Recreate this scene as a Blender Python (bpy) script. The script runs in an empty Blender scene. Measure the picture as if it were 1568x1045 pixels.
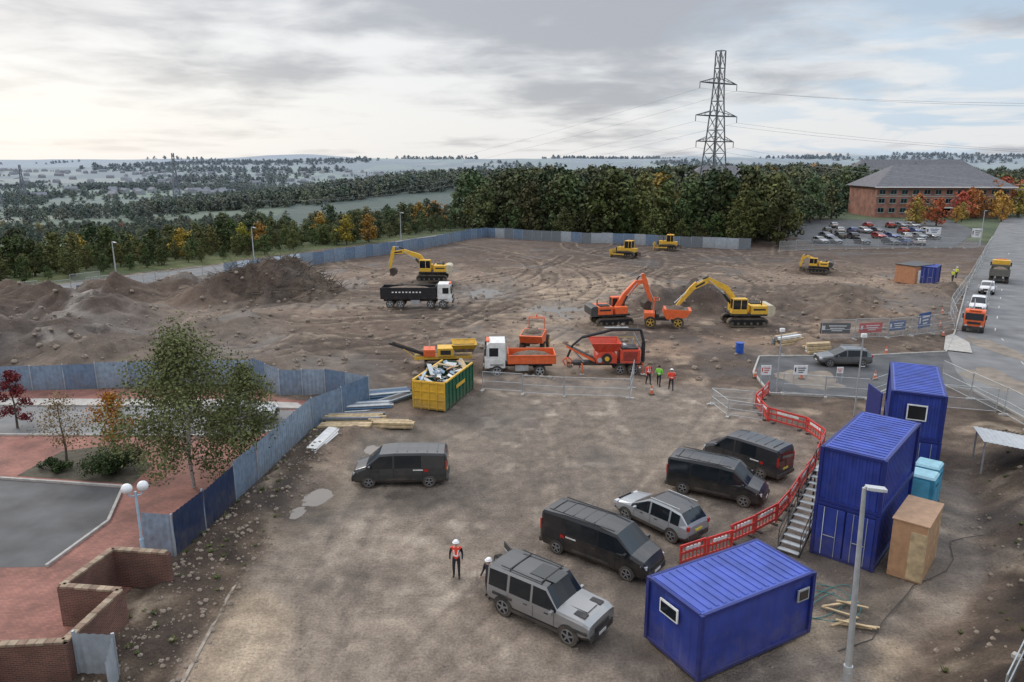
import bpy, math, random
import numpy as np
from mathutils import Vector, Matrix
random.seed(7); np.random.seed(7)
scene=bpy.context.scene
R=math.radians
# ------------------------------------------------------------------ materials
MATS={}
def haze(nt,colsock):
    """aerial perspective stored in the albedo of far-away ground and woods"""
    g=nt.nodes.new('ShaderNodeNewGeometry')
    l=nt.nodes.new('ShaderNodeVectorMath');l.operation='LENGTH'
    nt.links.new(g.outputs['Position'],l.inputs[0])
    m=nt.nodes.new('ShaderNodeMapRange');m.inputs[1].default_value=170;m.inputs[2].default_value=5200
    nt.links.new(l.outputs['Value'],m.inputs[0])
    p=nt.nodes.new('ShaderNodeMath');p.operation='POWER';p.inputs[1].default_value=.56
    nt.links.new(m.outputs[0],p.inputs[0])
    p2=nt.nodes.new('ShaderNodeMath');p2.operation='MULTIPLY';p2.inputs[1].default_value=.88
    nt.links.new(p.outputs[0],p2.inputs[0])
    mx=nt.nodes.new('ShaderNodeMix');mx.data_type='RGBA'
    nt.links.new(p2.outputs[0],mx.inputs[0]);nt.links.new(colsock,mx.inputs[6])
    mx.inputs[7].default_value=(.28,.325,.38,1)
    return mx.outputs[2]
def mat(name,col,rough=.6,metal=0,var=.15,scale=3.,bump=0,bscale=20,dirt=0,spec=.5,coat=0):
    if name in MATS: return MATS[name]
    m=bpy.data.materials.new(name);m.use_nodes=True;nt=m.node_tree;b=nt.nodes['Principled BSDF']
    b.inputs['Roughness'].default_value=rough;b.inputs['Metallic'].default_value=metal
    b.inputs['Specular IOR Level'].default_value=spec
    if coat: b.inputs['Coat Weight'].default_value=coat;b.inputs['Coat Roughness'].default_value=.08
    tc=nt.nodes.new('ShaderNodeTexCoord')
    n=nt.nodes.new('ShaderNodeTexNoise');n.inputs['Scale'].default_value=scale;n.inputs['Detail'].default_value=4
    nt.links.new(tc.outputs['Object'],n.inputs['Vector'])
    mr=nt.nodes.new('ShaderNodeMapRange');mr.inputs[1].default_value=.3;mr.inputs[2].default_value=.7
    mr.inputs[3].default_value=1-var;mr.inputs[4].default_value=1+var
    nt.links.new(n.outputs[0],mr.inputs[0])
    mx=nt.nodes.new('ShaderNodeMix');mx.data_type='RGBA';mx.blend_type='MULTIPLY';mx.inputs[0].default_value=1
    mx.inputs[6].default_value=(*col,1);nt.links.new(mr.outputs[0],mx.inputs[7])
    out=mx.outputs[2]
    if dirt:
        n2=nt.nodes.new('ShaderNodeTexNoise');n2.inputs['Scale'].default_value=1.7;n2.inputs['Detail'].default_value=6;n2.inputs['Roughness'].default_value=.7
        nt.links.new(tc.outputs['Object'],n2.inputs['Vector'])
        sp=nt.nodes.new('ShaderNodeSeparateXYZ');nt.links.new(tc.outputs['Object'],sp.inputs[0])
        zz=nt.nodes.new('ShaderNodeMapRange');zz.inputs[1].default_value=0;zz.inputs[2].default_value=1.6;zz.inputs[3].default_value=.28;zz.inputs[4].default_value=-.05
        nt.links.new(sp.outputs[2],zz.inputs[0])
        ad=nt.nodes.new('ShaderNodeMath');nt.links.new(n2.outputs[0],ad.inputs[0]);nt.links.new(zz.outputs[0],ad.inputs[1])
        r2=nt.nodes.new('ShaderNodeMapRange');r2.inputs[1].default_value=.5;r2.inputs[2].default_value=.8;r2.inputs[3].default_value=0;r2.inputs[4].default_value=dirt
        nt.links.new(ad.outputs[0],r2.inputs[0])
        m2=nt.nodes.new('ShaderNodeMix');m2.data_type='RGBA';nt.links.new(r2.outputs[0],m2.inputs[0])
        nt.links.new(out,m2.inputs[6]);m2.inputs[7].default_value=(.2,.16,.12,1);out=m2.outputs[2]
    nt.links.new(out,b.inputs['Base Color'])
    if bump:
        nb=nt.nodes.new('ShaderNodeTexNoise');nb.inputs['Scale'].default_value=bscale;nb.inputs['Detail'].default_value=3
        nt.links.new(tc.outputs['Object'],nb.inputs['Vector'])
        bp=nt.nodes.new('ShaderNodeBump');bp.inputs['Strength'].default_value=bump;bp.inputs['Distance'].default_value=.05
        nt.links.new(nb.outputs[0],bp.inputs['Height']);nt.links.new(bp.outputs[0],b.inputs['Normal'])
    MATS[name]=m;return m
def brickmat(name,c1,c2,mort,scale,w=.5,h=.25,ms=.02,vert=True):
    m=bpy.data.materials.new(name);m.use_nodes=True;nt=m.node_tree;b=nt.nodes['Principled BSDF'];b.inputs['Roughness'].default_value=.85
    tc=nt.nodes.new('ShaderNodeTexCoord');br=nt.nodes.new('ShaderNodeTexBrick')
    if vert:
        sp=nt.nodes.new('ShaderNodeSeparateXYZ');cb=nt.nodes.new('ShaderNodeCombineXYZ');ad=nt.nodes.new('ShaderNodeMath')
        nt.links.new(tc.outputs['Object'],sp.inputs[0]);nt.links.new(sp.outputs[0],ad.inputs[0]);nt.links.new(sp.outputs[1],ad.inputs[1])
        nt.links.new(ad.outputs[0],cb.inputs[0]);nt.links.new(sp.outputs[2],cb.inputs[1]);nt.links.new(cb.outputs[0],br.inputs[0])
    else: nt.links.new(tc.outputs['Object'],br.inputs[0])
    br.inputs['Color1'].default_value=(*c1,1);br.inputs['Color2'].default_value=(*c2,1);br.inputs['Mortar'].default_value=(*mort,1)
    br.inputs['Scale'].default_value=scale;br.inputs['Brick Width'].default_value=w;br.inputs['Row Height'].default_value=h;br.inputs['Mortar Size'].default_value=ms
    n=nt.nodes.new('ShaderNodeTexNoise');n.inputs['Scale'].default_value=.6;n.inputs['Detail'].default_value=7;nt.links.new(tc.outputs['Object'],n.inputs['Vector'])
    mr=nt.nodes.new('ShaderNodeMapRange');mr.inputs[1].default_value=.3;mr.inputs[2].default_value=.7;mr.inputs[3].default_value=.62;mr.inputs[4].default_value=1.28
    nt.links.new(n.outputs[0],mr.inputs[0])
    mx=nt.nodes.new('ShaderNodeMix');mx.data_type='RGBA';mx.blend_type='MULTIPLY';mx.inputs[0].default_value=1
    nt.links.new(br.outputs[0],mx.inputs[6]);nt.links.new(mr.outputs[0],mx.inputs[7]);nt.links.new(mx.outputs[2],b.inputs['Base Color'])
    return m
def alphamat(name,col,op):
    m=bpy.data.materials.new(name);m.use_nodes=True;nt=m.node_tree;b=nt.nodes['Principled BSDF']
    b.inputs['Base Color'].default_value=(*col,1);b.inputs['Metallic'].default_value=.3;b.inputs['Roughness'].default_value=.5
    b.inputs['Alpha'].default_value=op;return m
def leafmat(name,c1,c2,rnd=.35):
    m=bpy.data.materials.new(name);m.use_nodes=True;nt=m.node_tree;b=nt.nodes['Principled BSDF'];b.inputs['Roughness'].default_value=.7
    b.inputs['Specular IOR Level'].default_value=.15
    at=nt.nodes.new('ShaderNodeAttribute');at.attribute_name='tint'
    oi=nt.nodes.new('ShaderNodeObjectInfo')
    mx=nt.nodes.new('ShaderNodeMix');mx.data_type='RGBA';mx.inputs[6].default_value=(*c1,1);mx.inputs[7].default_value=(*c2,1)
    nt.links.new(at.outputs['Fac'],mx.inputs[0])
    hs=nt.nodes.new('ShaderNodeHueSaturation')
    mr=nt.nodes.new('ShaderNodeMapRange');mr.inputs[3].default_value=1-rnd;mr.inputs[4].default_value=1+rnd;nt.links.new(oi.outputs['Random'],mr.inputs[0])
    nt.links.new(mr.outputs[0],hs.inputs['Value'])
    wn=nt.nodes.new('ShaderNodeTexWhiteNoise');wn.noise_dimensions='1D';nt.links.new(oi.outputs['Random'],wn.inputs['W'])
    mh=nt.nodes.new('ShaderNodeMapRange');mh.inputs[3].default_value=.45;mh.inputs[4].default_value=.53;nt.links.new(wn.outputs[0],mh.inputs[0])
    if rnd: nt.links.new(mh.outputs[0],hs.inputs['Hue'])
    nt.links.new(mx.outputs[2],hs.inputs['Color'])
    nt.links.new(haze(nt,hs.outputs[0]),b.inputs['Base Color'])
    return m
glass=mat('window_glass',(.012,.016,.02),.08,0,.1,1,spec=.5)
tyre=mat('tyre_rubber',(.02,.02,.02),.85,dirt=.5)
rim=mat('wheel_rim',(.35,.35,.36),.35,.7)
blk=mat('black_plastic',(.02,.02,.022),.6,dirt=.3)
dark=mat('shadow_gap',(.008,.008,.008),.9)
steel=mat('galvanised_steel',(.46,.48,.49),.45,.5,.15)
white=mat('white_paint',(.75,.75,.73),.4,dirt=.3)
redl=mat('red_lamp',(.4,.02,.015),.2)
orangep=mat('orange_paint',(.72,.13,.035),.45,dirt=.5)
yel=mat('machine_yellow',(.68,.4,.04),.45,dirt=.5)
redp=mat('red_plastic',(.6,.035,.03),.45,var=.2,dirt=.3)
trk=mat('track_steel',(.07,.055,.045),.75,.3,bump=.5,dirt=.8)
wood=mat('timber',(.45,.34,.2),.8,var=.3)
ply=mat('plywood',(.42,.24,.13),.7,var=.15)
bark=mat('bark',(.1,.08,.06),.9,var=.4,bump=.6)
birchb=mat('birch_bark',(.4,.37,.33),.8,var=.5,scale=8)
headl=mat('headlamp',(.5,.52,.55),.1)
# ------------------------------------------------------------------ mesh builder
class MB:
    def __init__(s): s.v=[];s.f=[];s.m=[];s.sm=[];s.ml=[]
    def mi(s,m):
        if m not in s.ml: s.ml.append(m)
        return s.ml.index(m)
    def add(s,v,f,m,smooth=False,M=None):
        o=len(s.v);i=s.mi(m)
        s.v+= [tuple(M@Vector(p)) for p in v] if M is not None else [tuple(p) for p in v]
        for q in f: s.f.append([a+o for a in q]);s.m.append(i);s.sm.append(smooth)
    def box(s,c,d,m,rz=0,ry=0,rx=0,taper=1):
        x,y,z=d[0]/2,d[1]/2,d[2]/2;t=taper
        v=[(-x,-y,-z),(x,-y,-z),(x,y,-z),(-x,y,-z),(-x*t,-y*t,z),(x*t,-y*t,z),(x*t,y*t,z),(-x*t,y*t,z)]
        M=Matrix.Translation(c)@Matrix.Rotation(rz,4,'Z')@Matrix.Rotation(ry,4,'Y')@Matrix.Rotation(rx,4,'X')
        s.add(v,[(3,2,1,0),(4,5,6,7),(0,1,5,4),(1,2,6,5),(2,3,7,6),(3,0,4,7)],m,False,M)
    def cyl(s,a,b,r,m,r2=None,n=10,cap=True):
        a=Vector(a);b=Vector(b);r2=r if r2 is None else r2;d=b-a
        if d.length<1e-6: return
        q=d.to_track_quat('Z','Y');v=[]
        for k,(p,rr) in enumerate(((a,r),(b,r2))):
            for i in range(n):
                t=2*math.pi*i/n;v.append(p+q@Vector((math.cos(t)*rr,math.sin(t)*rr,0)))
        s.add(v,[(i,(i+1)%n,n+(i+1)%n,n+i) for i in range(n)],m,True)
        if cap: s.add(v,[tuple(range(n-1,-1,-1)),tuple(range(n,2*n))],m)
    def tube(s,pts,r,m,n=6,r1=None):
        k=len(pts)-1
        for i in range(k):
            ra=r if r1 is None else r+(r1-r)*i/k; rb=r if r1 is None else r+(r1-r)*(i+1)/k
            s.cyl(pts[i],pts[i+1],ra,m,rb,n,i in(0,k-1))
    def prism(s,p,y0,y1,m,smooth=False):
        n=len(p);a=sum(p[i][0]*p[(i+1)%n][1]-p[(i+1)%n][0]*p[i][1] for i in range(n))
        if a<0:p=p[::-1]
        v=[(x,y0,z) for x,z in p]+[(x,y1,z) for x,z in p]
        s.add(v,[tuple(range(n)),tuple(range(2*n-1,n-1,-1))],m)
        s.add(v,[(i,n+i,n+(i+1)%n,(i+1)%n) for i in range(n)],m,smooth)
    def sph(s,c,r,m,sc=(1,1,1),n=12,k=8,zmin=-1):
        v=[];f=[]
        for j in range(k+1):
            ph=math.pi*j/k;z=max(math.cos(ph),zmin)
            for i in range(n):
                t=2*math.pi*i/n;v.append((c[0]+r*sc[0]*math.sin(ph)*math.cos(t),c[1]+r*sc[1]*math.sin(ph)*math.sin(t),c[2]+r*sc[2]*z))
        for j in range(k):
            for i in range(n): f.append((j*n+i,(j+1)*n+i,(j+1)*n+(i+1)%n,j*n+(i+1)%n))
        s.add(v,f,m,True)
    def wheel(s,x,y,z,r,w,side,rm=None):
        rm=rm or rim
        s.cyl((x,y,z),(x,y-side*w,z),r,tyre,n=24)
        s.cyl((x,y+side*.012,z),(x,y-side*.02,z),r*.94,tyre,r*.98,n=24)
        s.cyl((x,y+side*.018,z),(x,y,z),r*.66,dark,n=20)
        for i in range(5):
            a=i*2*math.pi/5+.3
            s.box((x+math.cos(a)*r*.33,y+side*.028,z+math.sin(a)*r*.33),(r*.6,.03,r*.17),rm,ry=-a)
        for i in range(20):
            a=i*math.pi/10;s.box((x+math.cos(a)*r*.64,y+side*.026,z+math.sin(a)*r*.64),(r*.07,.03,r*.22),rm,ry=-a)
        s.cyl((x,y+side*.045,z),(x,y,z),r*.16,rm,n=10)
    def obj(s,name,loc=(0,0,0),rz=0,bevel=0,sc=1):
        me=bpy.data.meshes.new(name);me.from_pydata(s.v,[],s.f)
        for m in s.ml: me.materials.append(m)
        me.polygons.foreach_set('material_index',s.m);me.polygons.foreach_set('use_smooth',s.sm);me.update()
        o=bpy.data.objects.new(name,me);scene.collection.objects.link(o)
        o.location=loc;o.rotation_euler=(0,0,rz);o.scale=(sc,)*3
        if bevel:
            b=o.modifiers.new('bevel','BEVEL');b.width=bevel;b.segments=2;b.limit_method='ANGLE';b.angle_limit=R(30);b.use_clamp_overlap=True
        return o
def A(dx,dy): return math.atan2(dy,dx)
# ------------------------------------------------------------------ noise & terrain
def vn(x,y,sd):
    xi=np.floor(x);yi=np.floor(y);fx=x-xi;fy=y-yi;fx=fx*fx*(3-2*fx);fy=fy*fy*(3-2*fy)
    def h(a,b):
        t=np.sin(a*127.1+b*311.7+sd*74.7)*43758.5453;return t-np.floor(t)
    return (h(xi,yi)*(1-fx)+h(xi+1,yi)*fx)*(1-fy)+(h(xi,yi+1)*(1-fx)+h(xi+1,yi+1)*fx)*fy
def fbm(x,y,sc,o=4,sd=0):
    t=0;a=.5;w=0
    for i in range(o): t=t+a*vn(x/sc*2**i+i*17.3,y/sc*2**i+i*9.1,sd+i);w+=a;a*=.5
    return t/w
def sm(t): t=np.clip(t,0,1);return t*t*(3-2*t)
def segd(x,y,P,closed=False):
    d=np.full(np.shape(x),1e9);n=len(P)
    for i in range(n if closed else n-1):
        ax,ay=P[i];bx,by=P[(i+1)%n];dx,dy=bx-ax,by-ay;L=dx*dx+dy*dy+1e-9
        t=np.clip(((x-ax)*dx+(y-ay)*dy)/L,0,1);d=np.minimum(d,np.hypot(x-ax-t*dx,y-ay-t*dy))
    return d
def inp(x,y,P):
    c=np.zeros(np.shape(x),bool);n=len(P)
    for i in range(n):
        ax,ay=P[i];bx,by=P[(i+1)%n]
        if ay==by: continue
        c^=((ay>y)!=(by>y))&(x<(bx-ax)*(y-ay)/(by-ay)+ax)
    return c
def sdp(x,y,P): d=segd(x,y,P,True);return np.where(inp(x,y,P),-d,d)
ROAD=[(160,241),(115,176),(99,153),(65.4,104),(46.6,75),(41,66.9),(37.5,60),(36,54),(35.8,46),(37,20),(49,20),(47,50),(50,62),(57,75),(75.5,104),(109,153),(125,176),(170,241)]
DRIVE=[(22.8,65.2),(20.6,60),(20,54.2),(27,53),(32.5,57.5),(36.3,55),(38,60),(41.2,67),(33,65.5)]
LROAD=[(-80,74),(-50,113.5),(-40,129),(-31,141),(-10,179),(-17,184),(-38,146),(-47,133),(-57,118),(-88,80)]
PAV=[(-17.2,20),(-15.7,30),(-15.2,35.2),(-14,46.6),(-11,51),(-17.8,53.2),(-20.8,55.8),(-60,54.2),(-60,20)]
CARPARK=[(66,158),(92,153),(120,190),(135,228),(90,230),(70,200)]
def sdist(x,y): return (x+75)*-.829+(y-82)*.559-13
def terr(x,y):
    s=sdist(x,y);r=np.hypot(x,y)
    z=np.minimum(-42*sm((s+6)/230),-42*sm((r-480)/700))
    z=z+40*np.exp(-(x/330)**2-((y-770)/210)**2)*sm((s-20)/120)
    z=z+12*(fbm(x,y,420,3,3)-.5)*sm((r-300)/400)
    t=sm((r-1200)/4300)
    z=z+t*(66+190*(fbm(x,y,2000,4,11)-.52))
    return z
MOUNDS=[(-31,98.5,10,4.4),(-38,94,8,3.0),(-46,80,10,3.4),(-60,86,9,4.0),(-53,84,7,3.0),(-42,69,11,2.0),(-52,66,11,2.8),(-34,66,8,1.3),(-12,105.5,6.5,1.1),(21,88,6,2.4),(25,90,6,2.2),(17,89,5,1.6),(45,99,9,1.5),(-52,94,8,3.0),(-46,101,7,2.4),(-57,77,8,2.6),(-22,60,7,1.1),(-14,58.5,6,1.0),(61,100,8,1.4),(-30,78,10,1.5),(38,84,6,1.6),(50,122,8,1.8),(26,66,3,.6),(29,68.5,3,.8),(33,90,6,1.6),(-39,108,7,2.3),(-10,45.6,2.2,.35),(43,88,4,1.2),(-3,70,5,.7),(-20,70,7,1.0),(-30,60,7,1.2),(-38,61,7,1.4)]
def bankd(x,y): return np.maximum((x-13.6)*.67-(y-21.8)*.74,(x-20.6)*.87-(y-28.6)*.49)
YARD=[(-11.4,12),(-12.1,31.4),(-9.8,39),(-10.5,43.5),(-6,50),(-1,56),(10,57),(19,55),(18.5,47),(25,44),(24,37),(20,28.6),(13,21.8),(11,12)]
def yardmask(x,y): return sdp(x,y,YARD)
PUD=[(-3.6,101,3.6,1.0,-.25),(-10.5,36.3,.9,.6,-.15),(-11.1,34.4,.6,.6,-.13),(-2.5,71,2.2,1.0,-.2),(-8.2,43,.6,1.5,-.11),(6.5,88,2,1.4,-.2)]
def ground_z(x,y):
    z=terr(x,y);s=sdist(x,y)
    site=sm(-(s)/4)*sm((190-y)/8)*sm((104-x)/4+.0)
    yd=sm(yardmask(x,y)/3+.3)
    z=z+site*yd*(.36*(fbm(x,y,3.2,4,5)-.5)+.7*(fbm(x,y,17,3,8)-.5))+site*(1-yd)*.07*(fbm(x,y,2,3,4)-.5)
    for (mx,my,mr,mh) in MOUNDS:
        k=np.where(np.hypot(x-mx,y-my)<mr*1.9)[0]
        if len(k)==0: continue
        xk=x[k];yk=y[k]
        d=np.hypot(xk-mx,(yk-my)*1.1)/mr*(.7+.7*fbm(xk,yk,mr*.5,3,int(mx)+90))
        z[k]+=mh*sm(1-d)*(.55+.9*fbm(xk,yk,1.9,3,7))
    b=bankd(x,y);z=z+np.clip(b*.55,0,2.3)*sm((34-x)/4)*(.7+.6*fbm(x,y,2,4,6))*(y<52)
    st=sm((x+15.8)/.8)*sm((-11.3-x)/1.5)*sm((47-y)/2);z=z+st*(.18+.4*(fbm(x,y,1.3,4,21)-.35))
    for px,py,pr,kx,dz in PUD:
        w=sm(1.5-np.hypot((x-px)/kx,(y-py))/pr+(fbm(x,y,1.1,4,61)-.5)*2.6);w=w*(np.hypot((x-px)/kx,(y-py))<pr*2.6);z=z*(1-w)+dz*w
    for P in (ROAD,DRIVE,LROAD,PAV,CARPARK):
        d=sdp(x,y,P);w=sm(1-(d-.3)/1.2);z=z*(1-w)+w*(-.05)
    return z
def axis(segs,far0,far1):
    c=[]
    for a,b,st in segs: c+=list(np.arange(a,b,st))
    c.append(segs[-1][1]);e=segs[0][0];l=[];stp=1.2
    while e>far0: e-=stp;stp*=1.055;l.append(e)
    h=[];e=c[-1];stp=1.2
    while e<far1: e+=stp;stp*=1.055;h.append(e)
    return np.array(l[::-1]+c+h)
xs=axis([(-68,-20,.6),(-20,24,.25),(24,100,.65)],-9000,9000)
ys=axis([(14,62,.25),(62,190,.6)],-60,9500)
X,Y=np.meshgrid(xs,ys);nx,ny=len(xs),len(ys);x=X.ravel();y=Y.ravel()
z=ground_z(x,y)
def arc(x0,y0,h,k,n,st):
    P=[(x0,y0)]
    for i in range(n):
        h+=k*st;x0+=math.cos(h)*st;y0+=math.sin(h)*st;P.append((x0,y0))
    return P
rut=np.zeros(len(x));idx=np.where((np.abs(x)<100)&(y>55)&(y<190))[0]
for i in range(62):
    P=arc(random.uniform(-45,60),random.uniform(60,150),random.uniform(0,6.28),random.uniform(-.05,.05),12,random.uniform(2,4.5))
    d=segd(x[idx],y[idx],P);g_=random.choice((.9,1.1));rut[idx]+=np.exp(-((d-g_)/.35)**2)-.6*np.exp(-((d-g_-.55)/.3)**2)
rut=np.clip(rut,-1,1.6)
idx=np.where((y>14)&(y<62)&(x>-14)&(x<25))[0];rutY=np.zeros(len(x))
for i in range(44):
    P=arc(random.uniform(-10,14),random.uniform(14,38),random.uniform(.7,2.2),random.uniform(-.05,.05),9,random.uniform(1.5,4))
    d=segd(x[idx],y[idx],P);rutY[idx]+=np.exp(-((d-.8)/.15)**2)*random.uniform(.3,1)*random.choice((1,1,-.7))
rutY=np.clip(rutY,-1,1)
yd=yardmask(x,y)
flat=np.minimum.reduce([sdp(x,y,P) for P in (ROAD,DRIVE,LROAD,PAV,CARPARK)])
z=z-.13*rut*sm(flat/2)*(yd>1)-.035*rutY*(yd<0)
def c3(*c): return np.array(c)[None,:]
def lerp(a,b,t): return a*(1-t[:,None])+b*t[:,None]
s=sdist(x,y);n1=fbm(x,y,9,5,31);n2=fbm(x,y,2.2,4,33);n3=fbm(x,y,28,4,35)
grass=lerp(c3(.045,.065,.022)+0*z[:,None],c3(.1,.115,.04),sm(n1*2-.5))
soil=lerp(c3(.15,.106,.078)+0*z[:,None],c3(.275,.203,.15),sm((n1-.35)*3))
soil=lerp(soil,c3(.088,.064,.05),sm((n3-.5)*5)*.7)
soil=lerp(soil,c3(.4,.31,.225),sm((n2-.6)*6)*.65)
soil=lerp(soil,c3(.085,.06,.048),sm((y-112)/25+n1-.5)*.75)
soil=lerp(soil,c3(.2,.18,.165),sm(1.4-np.hypot((x+44)/22,(y-70)/10)+n1-.5)*.7)
haul=segd(x,y,[(8,50),(7,62),(3,75),(8,92),(16,110)]);soil=lerp(soil,c3(.44,.33,.235),sm(1.2-haul/7+(n2-.5)*1.8)*.8)
haul=segd(x,y,[(6,66),(30,72),(48,90)]);soil=lerp(soil,c3(.35,.24,.165),sm(1.2-haul/4+(n2-.5)*1.8)*.65)
haul=segd(x,y,[(-45,84),(-20,92),(0,96)]);soil=lerp(soil,c3(.28,.235,.195),sm(1.1-haul/3.5+(n2-.5)*1.8)*.55)
soil=lerp(soil,c3(.065,.048,.038),np.clip(rut,0,1)*.62);soil=lerp(soil,c3(.37,.29,.215),np.clip(-rut,0,1)*.75)
yard=lerp(c3(.27,.215,.17)+0*z[:,None],c3(.395,.318,.248),sm((n1-.3)*2.6))
yard=lerp(yard,c3(.195,.16,.13),sm((n3-.43)*5)*.65)
yard=lerp(yard,c3(.18,.146,.12),sm((fbm(x,y,3.5,5,79)-.55)*8)*.6)
yard=lerp(yard,c3(.5,.385,.265),sm((fbm(x,y,5,4,77)-.5)*7)*.75*np.maximum(sm((x-2)/8)*sm((28-y)/3),sm((-7-x)/3)*.8))
yard=lerp(yard,c3(.48,.4,.32),sm((fbm(x,y,1.5,5,83)-.62)*12)*.5)
yard=lerp(yard,c3(.15,.122,.1),np.clip(rutY,0,1)*.55);yard=lerp(yard,c3(.48,.39,.3),np.clip(-rutY,0,1)*.45)
earth=lerp(c3(.068,.048,.036)+0*z[:,None],c3(.16,.115,.08),sm((n2-.35)*3))
earth=lerp(earth,c3(.42,.33,.24),sm((n2-.6)*8+(n1-.5)*2)*.75)
col=grass.copy()
insite=sm(-(s+3.5)/3)*sm((186-y)/5+(n1-.5))*sm((106-x)/4)
col=lerp(col,soil,insite)
tear=sm(-yd/2.2+(n2-.5)*1.2+.5);col=lerp(col,yard,tear)
st=sm((x+16.2)/.5)*sm((-11.0-x)/1.0+(n2-.5)*2)*sm((48-y)/2);col=lerp(col,earth,st*(y<48))
bd=bankd(x,y);bk=sm(bd/1.2+(n2-.5)*1.5)*(y<54);col=lerp(col,earth*.8,bk)
col=lerp(col,grass,sm((bd-4.0)/1.5+(n2-.5)*2.5)*(y<28)*.9)
col=lerp(col,yard*1.2,sm(1-np.abs(bd+.7)/.9+(n2-.5))*(y<40)*.7*(x>8))
for (mx,my,mr,mh) in MOUNDS:
    if mh>1: col=lerp(col,c3(.078,.053,.04) if mh>1.9 else c3(.13,.098,.075),sm(1.15-np.hypot(x-mx,y-my)/mr+(n2-.5))*.75)
wet=np.zeros(len(x))
for px,py,pr in ((-3.6,101,4.6),(-10.8,35.6,2.2),(-8.2,43,2),(6.5,88,4),(-2.5,71,3),(-13,54,3),(-15,60,4),(-6,44,1.5)):
    wd=sm(1.6-np.hypot(x-px,(y-py)*.75)/pr+(n2-.5)*.8);wet=np.maximum(wet,wd)
wet=np.maximum(wet,sm((fbm(x,y,6,4,55)-.58)*7)*insite*.85);col=lerp(col,col*.6,wet)
col=np.clip(col,0,1)
me=bpy.data.meshes.new('ground');me.vertices.add(nx*ny);me.vertices.foreach_set('co',np.stack([x,y,z],1).ravel())
i0=(np.arange(ny-1)[:,None]*nx+np.arange(nx-1)[None,:]).ravel();q=np.stack([i0,i0+1,i0+1+nx,i0+nx],1)
me.loops.add(len(q)*4);me.polygons.add(len(q));me.loops.foreach_set('vertex_index',q.ravel())
me.polygons.foreach_set('loop_start',np.arange(len(q))*4);me.polygons.foreach_set('loop_total',np.full(len(q),4));me.update(calc_edges=True)
me.polygons.foreach_set('use_smooth',np.ones(len(q),bool))
ca=me.color_attributes.new('Col','FLOAT_COLOR','POINT');ca.data.foreach_set('color',np.concatenate([col,np.ones((len(x),1))],1).ravel())
wa=me.attributes.new('wet','FLOAT','POINT');wa.data.foreach_set('value',wet)
og=bpy.data.objects.new('ground',me);scene.collection.objects.link(og)
m=bpy.data.materials.new('ground_soil');m.use_nodes=True;nt=m.node_tree;L=nt.links.new;b=nt.nodes['Principled BSDF'];b.inputs['Specular IOR Level'].default_value=.35
N=nt.nodes.new
at=N('ShaderNodeAttribute');at.attribute_name='Col';aw=N('ShaderNodeAttribute');aw.attribute_name='wet';ge=N('ShaderNodeNewGeometry')
def noise(sc,d=5,ro=.65):
    n=N('ShaderNodeTexNoise');n.inputs['Scale'].default_value=sc;n.inputs['Detail'].default_value=d;n.inputs['Roughness'].default_value=ro;L(ge.outputs['Position'],n.inputs['Vector']);return n
def mrange(s_,a,b_,c,d):
    r=N('ShaderNodeMapRange');r.inputs[1].default_value=a;r.inputs[2].default_value=b_;r.inputs[3].default_value=c;r.inputs[4].default_value=d;L(s_,r.inputs[0]);return r.outputs[0]
def mul(a,b_):
    q_=N('ShaderNodeMix');q_.data_type='RGBA';q_.blend_type='MULTIPLY';q_.inputs[0].default_value=1;L(a,q_.inputs[6]);L(b_,q_.inputs[7]);return q_.outputs[2]
na=noise(.9);nb=noise(9,4,.75);nc=noise(.16,4)
c=mul(at.outputs['Color'],mrange(na.outputs[0],.3,.7,.66,1.34));c=mul(c,mrange(nb.outputs[0],.3,.7,.62,1.38));c=mul(c,mrange(nc.outputs[0],.3,.7,.85,1.15))
vo=N('ShaderNodeTexVoronoi');vo.inputs['Scale'].default_value=4.2;L(ge.outputs['Position'],vo.inputs['Vector'])
stn=mrange(vo.outputs['Distance'],.06,.12,.4,0)
mk=N('ShaderNodeMath');mk.operation='MULTIPLY';L(stn,mk.inputs[0]);L(mrange(na.outputs[0],.5,.62,0,1),mk.inputs[1])
q_=N('ShaderNodeMix');q_.data_type='RGBA';L(mk.outputs[0],q_.inputs[0]);L(c,q_.inputs[6]);q_.inputs[7].default_value=(.45,.4,.34,1);c=q_.outputs[2]
ln=N('ShaderNodeVectorMath');ln.operation='LENGTH';L(ge.outputs['Position'],ln.inputs[0])
vf=N('ShaderNodeTexVoronoi');vf.inputs['Scale'].default_value=.0065;mp=N('ShaderNodeMapping');mp.inputs['Scale'].default_value=(1,.6,0);mp.inputs['Rotation'].default_value=(0,0,.4);L(ge.outputs['Position'],mp.inputs[0]);L(mp.outputs[0],vf.inputs['Vector'])
sp=N('ShaderNodeSeparateColor');L(vf.outputs['Color'],sp.inputs[0])
cr=N('ShaderNodeValToRGB');L(sp.outputs[0],cr.inputs[0]);e=cr.color_ramp;e.interpolation='CONSTANT'
e.elements[0].color=(.04,.06,.025,1);e.elements[1].position=.45;e.elements[1].color=(.1,.15,.045,1)
for p_,cc in ((.25,(.07,.1,.035,1)),(.62,(.15,.21,.07,1)),(.74,(.045,.065,.03,1)),(.92,(.19,.19,.11,1))):
    k=e.elements.new(p_);k.color=cc
q_=N('ShaderNodeMix');q_.data_type='RGBA';L(mrange(ln.outputs['Value'],230,330,0,1),q_.inputs[0]);L(c,q_.inputs[6]);L(mul(cr.outputs[0],mrange(nc.outputs[0],.3,.7,.75,1.2)),q_.inputs[7])
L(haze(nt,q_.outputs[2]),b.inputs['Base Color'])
L(mrange(aw.outputs['Fac'],0,1,.95,.34),b.inputs['Roughness'])
bp=N('ShaderNodeBump');bp.inputs['Strength'].default_value=1;bp.inputs['Distance'].default_value=.16
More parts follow.
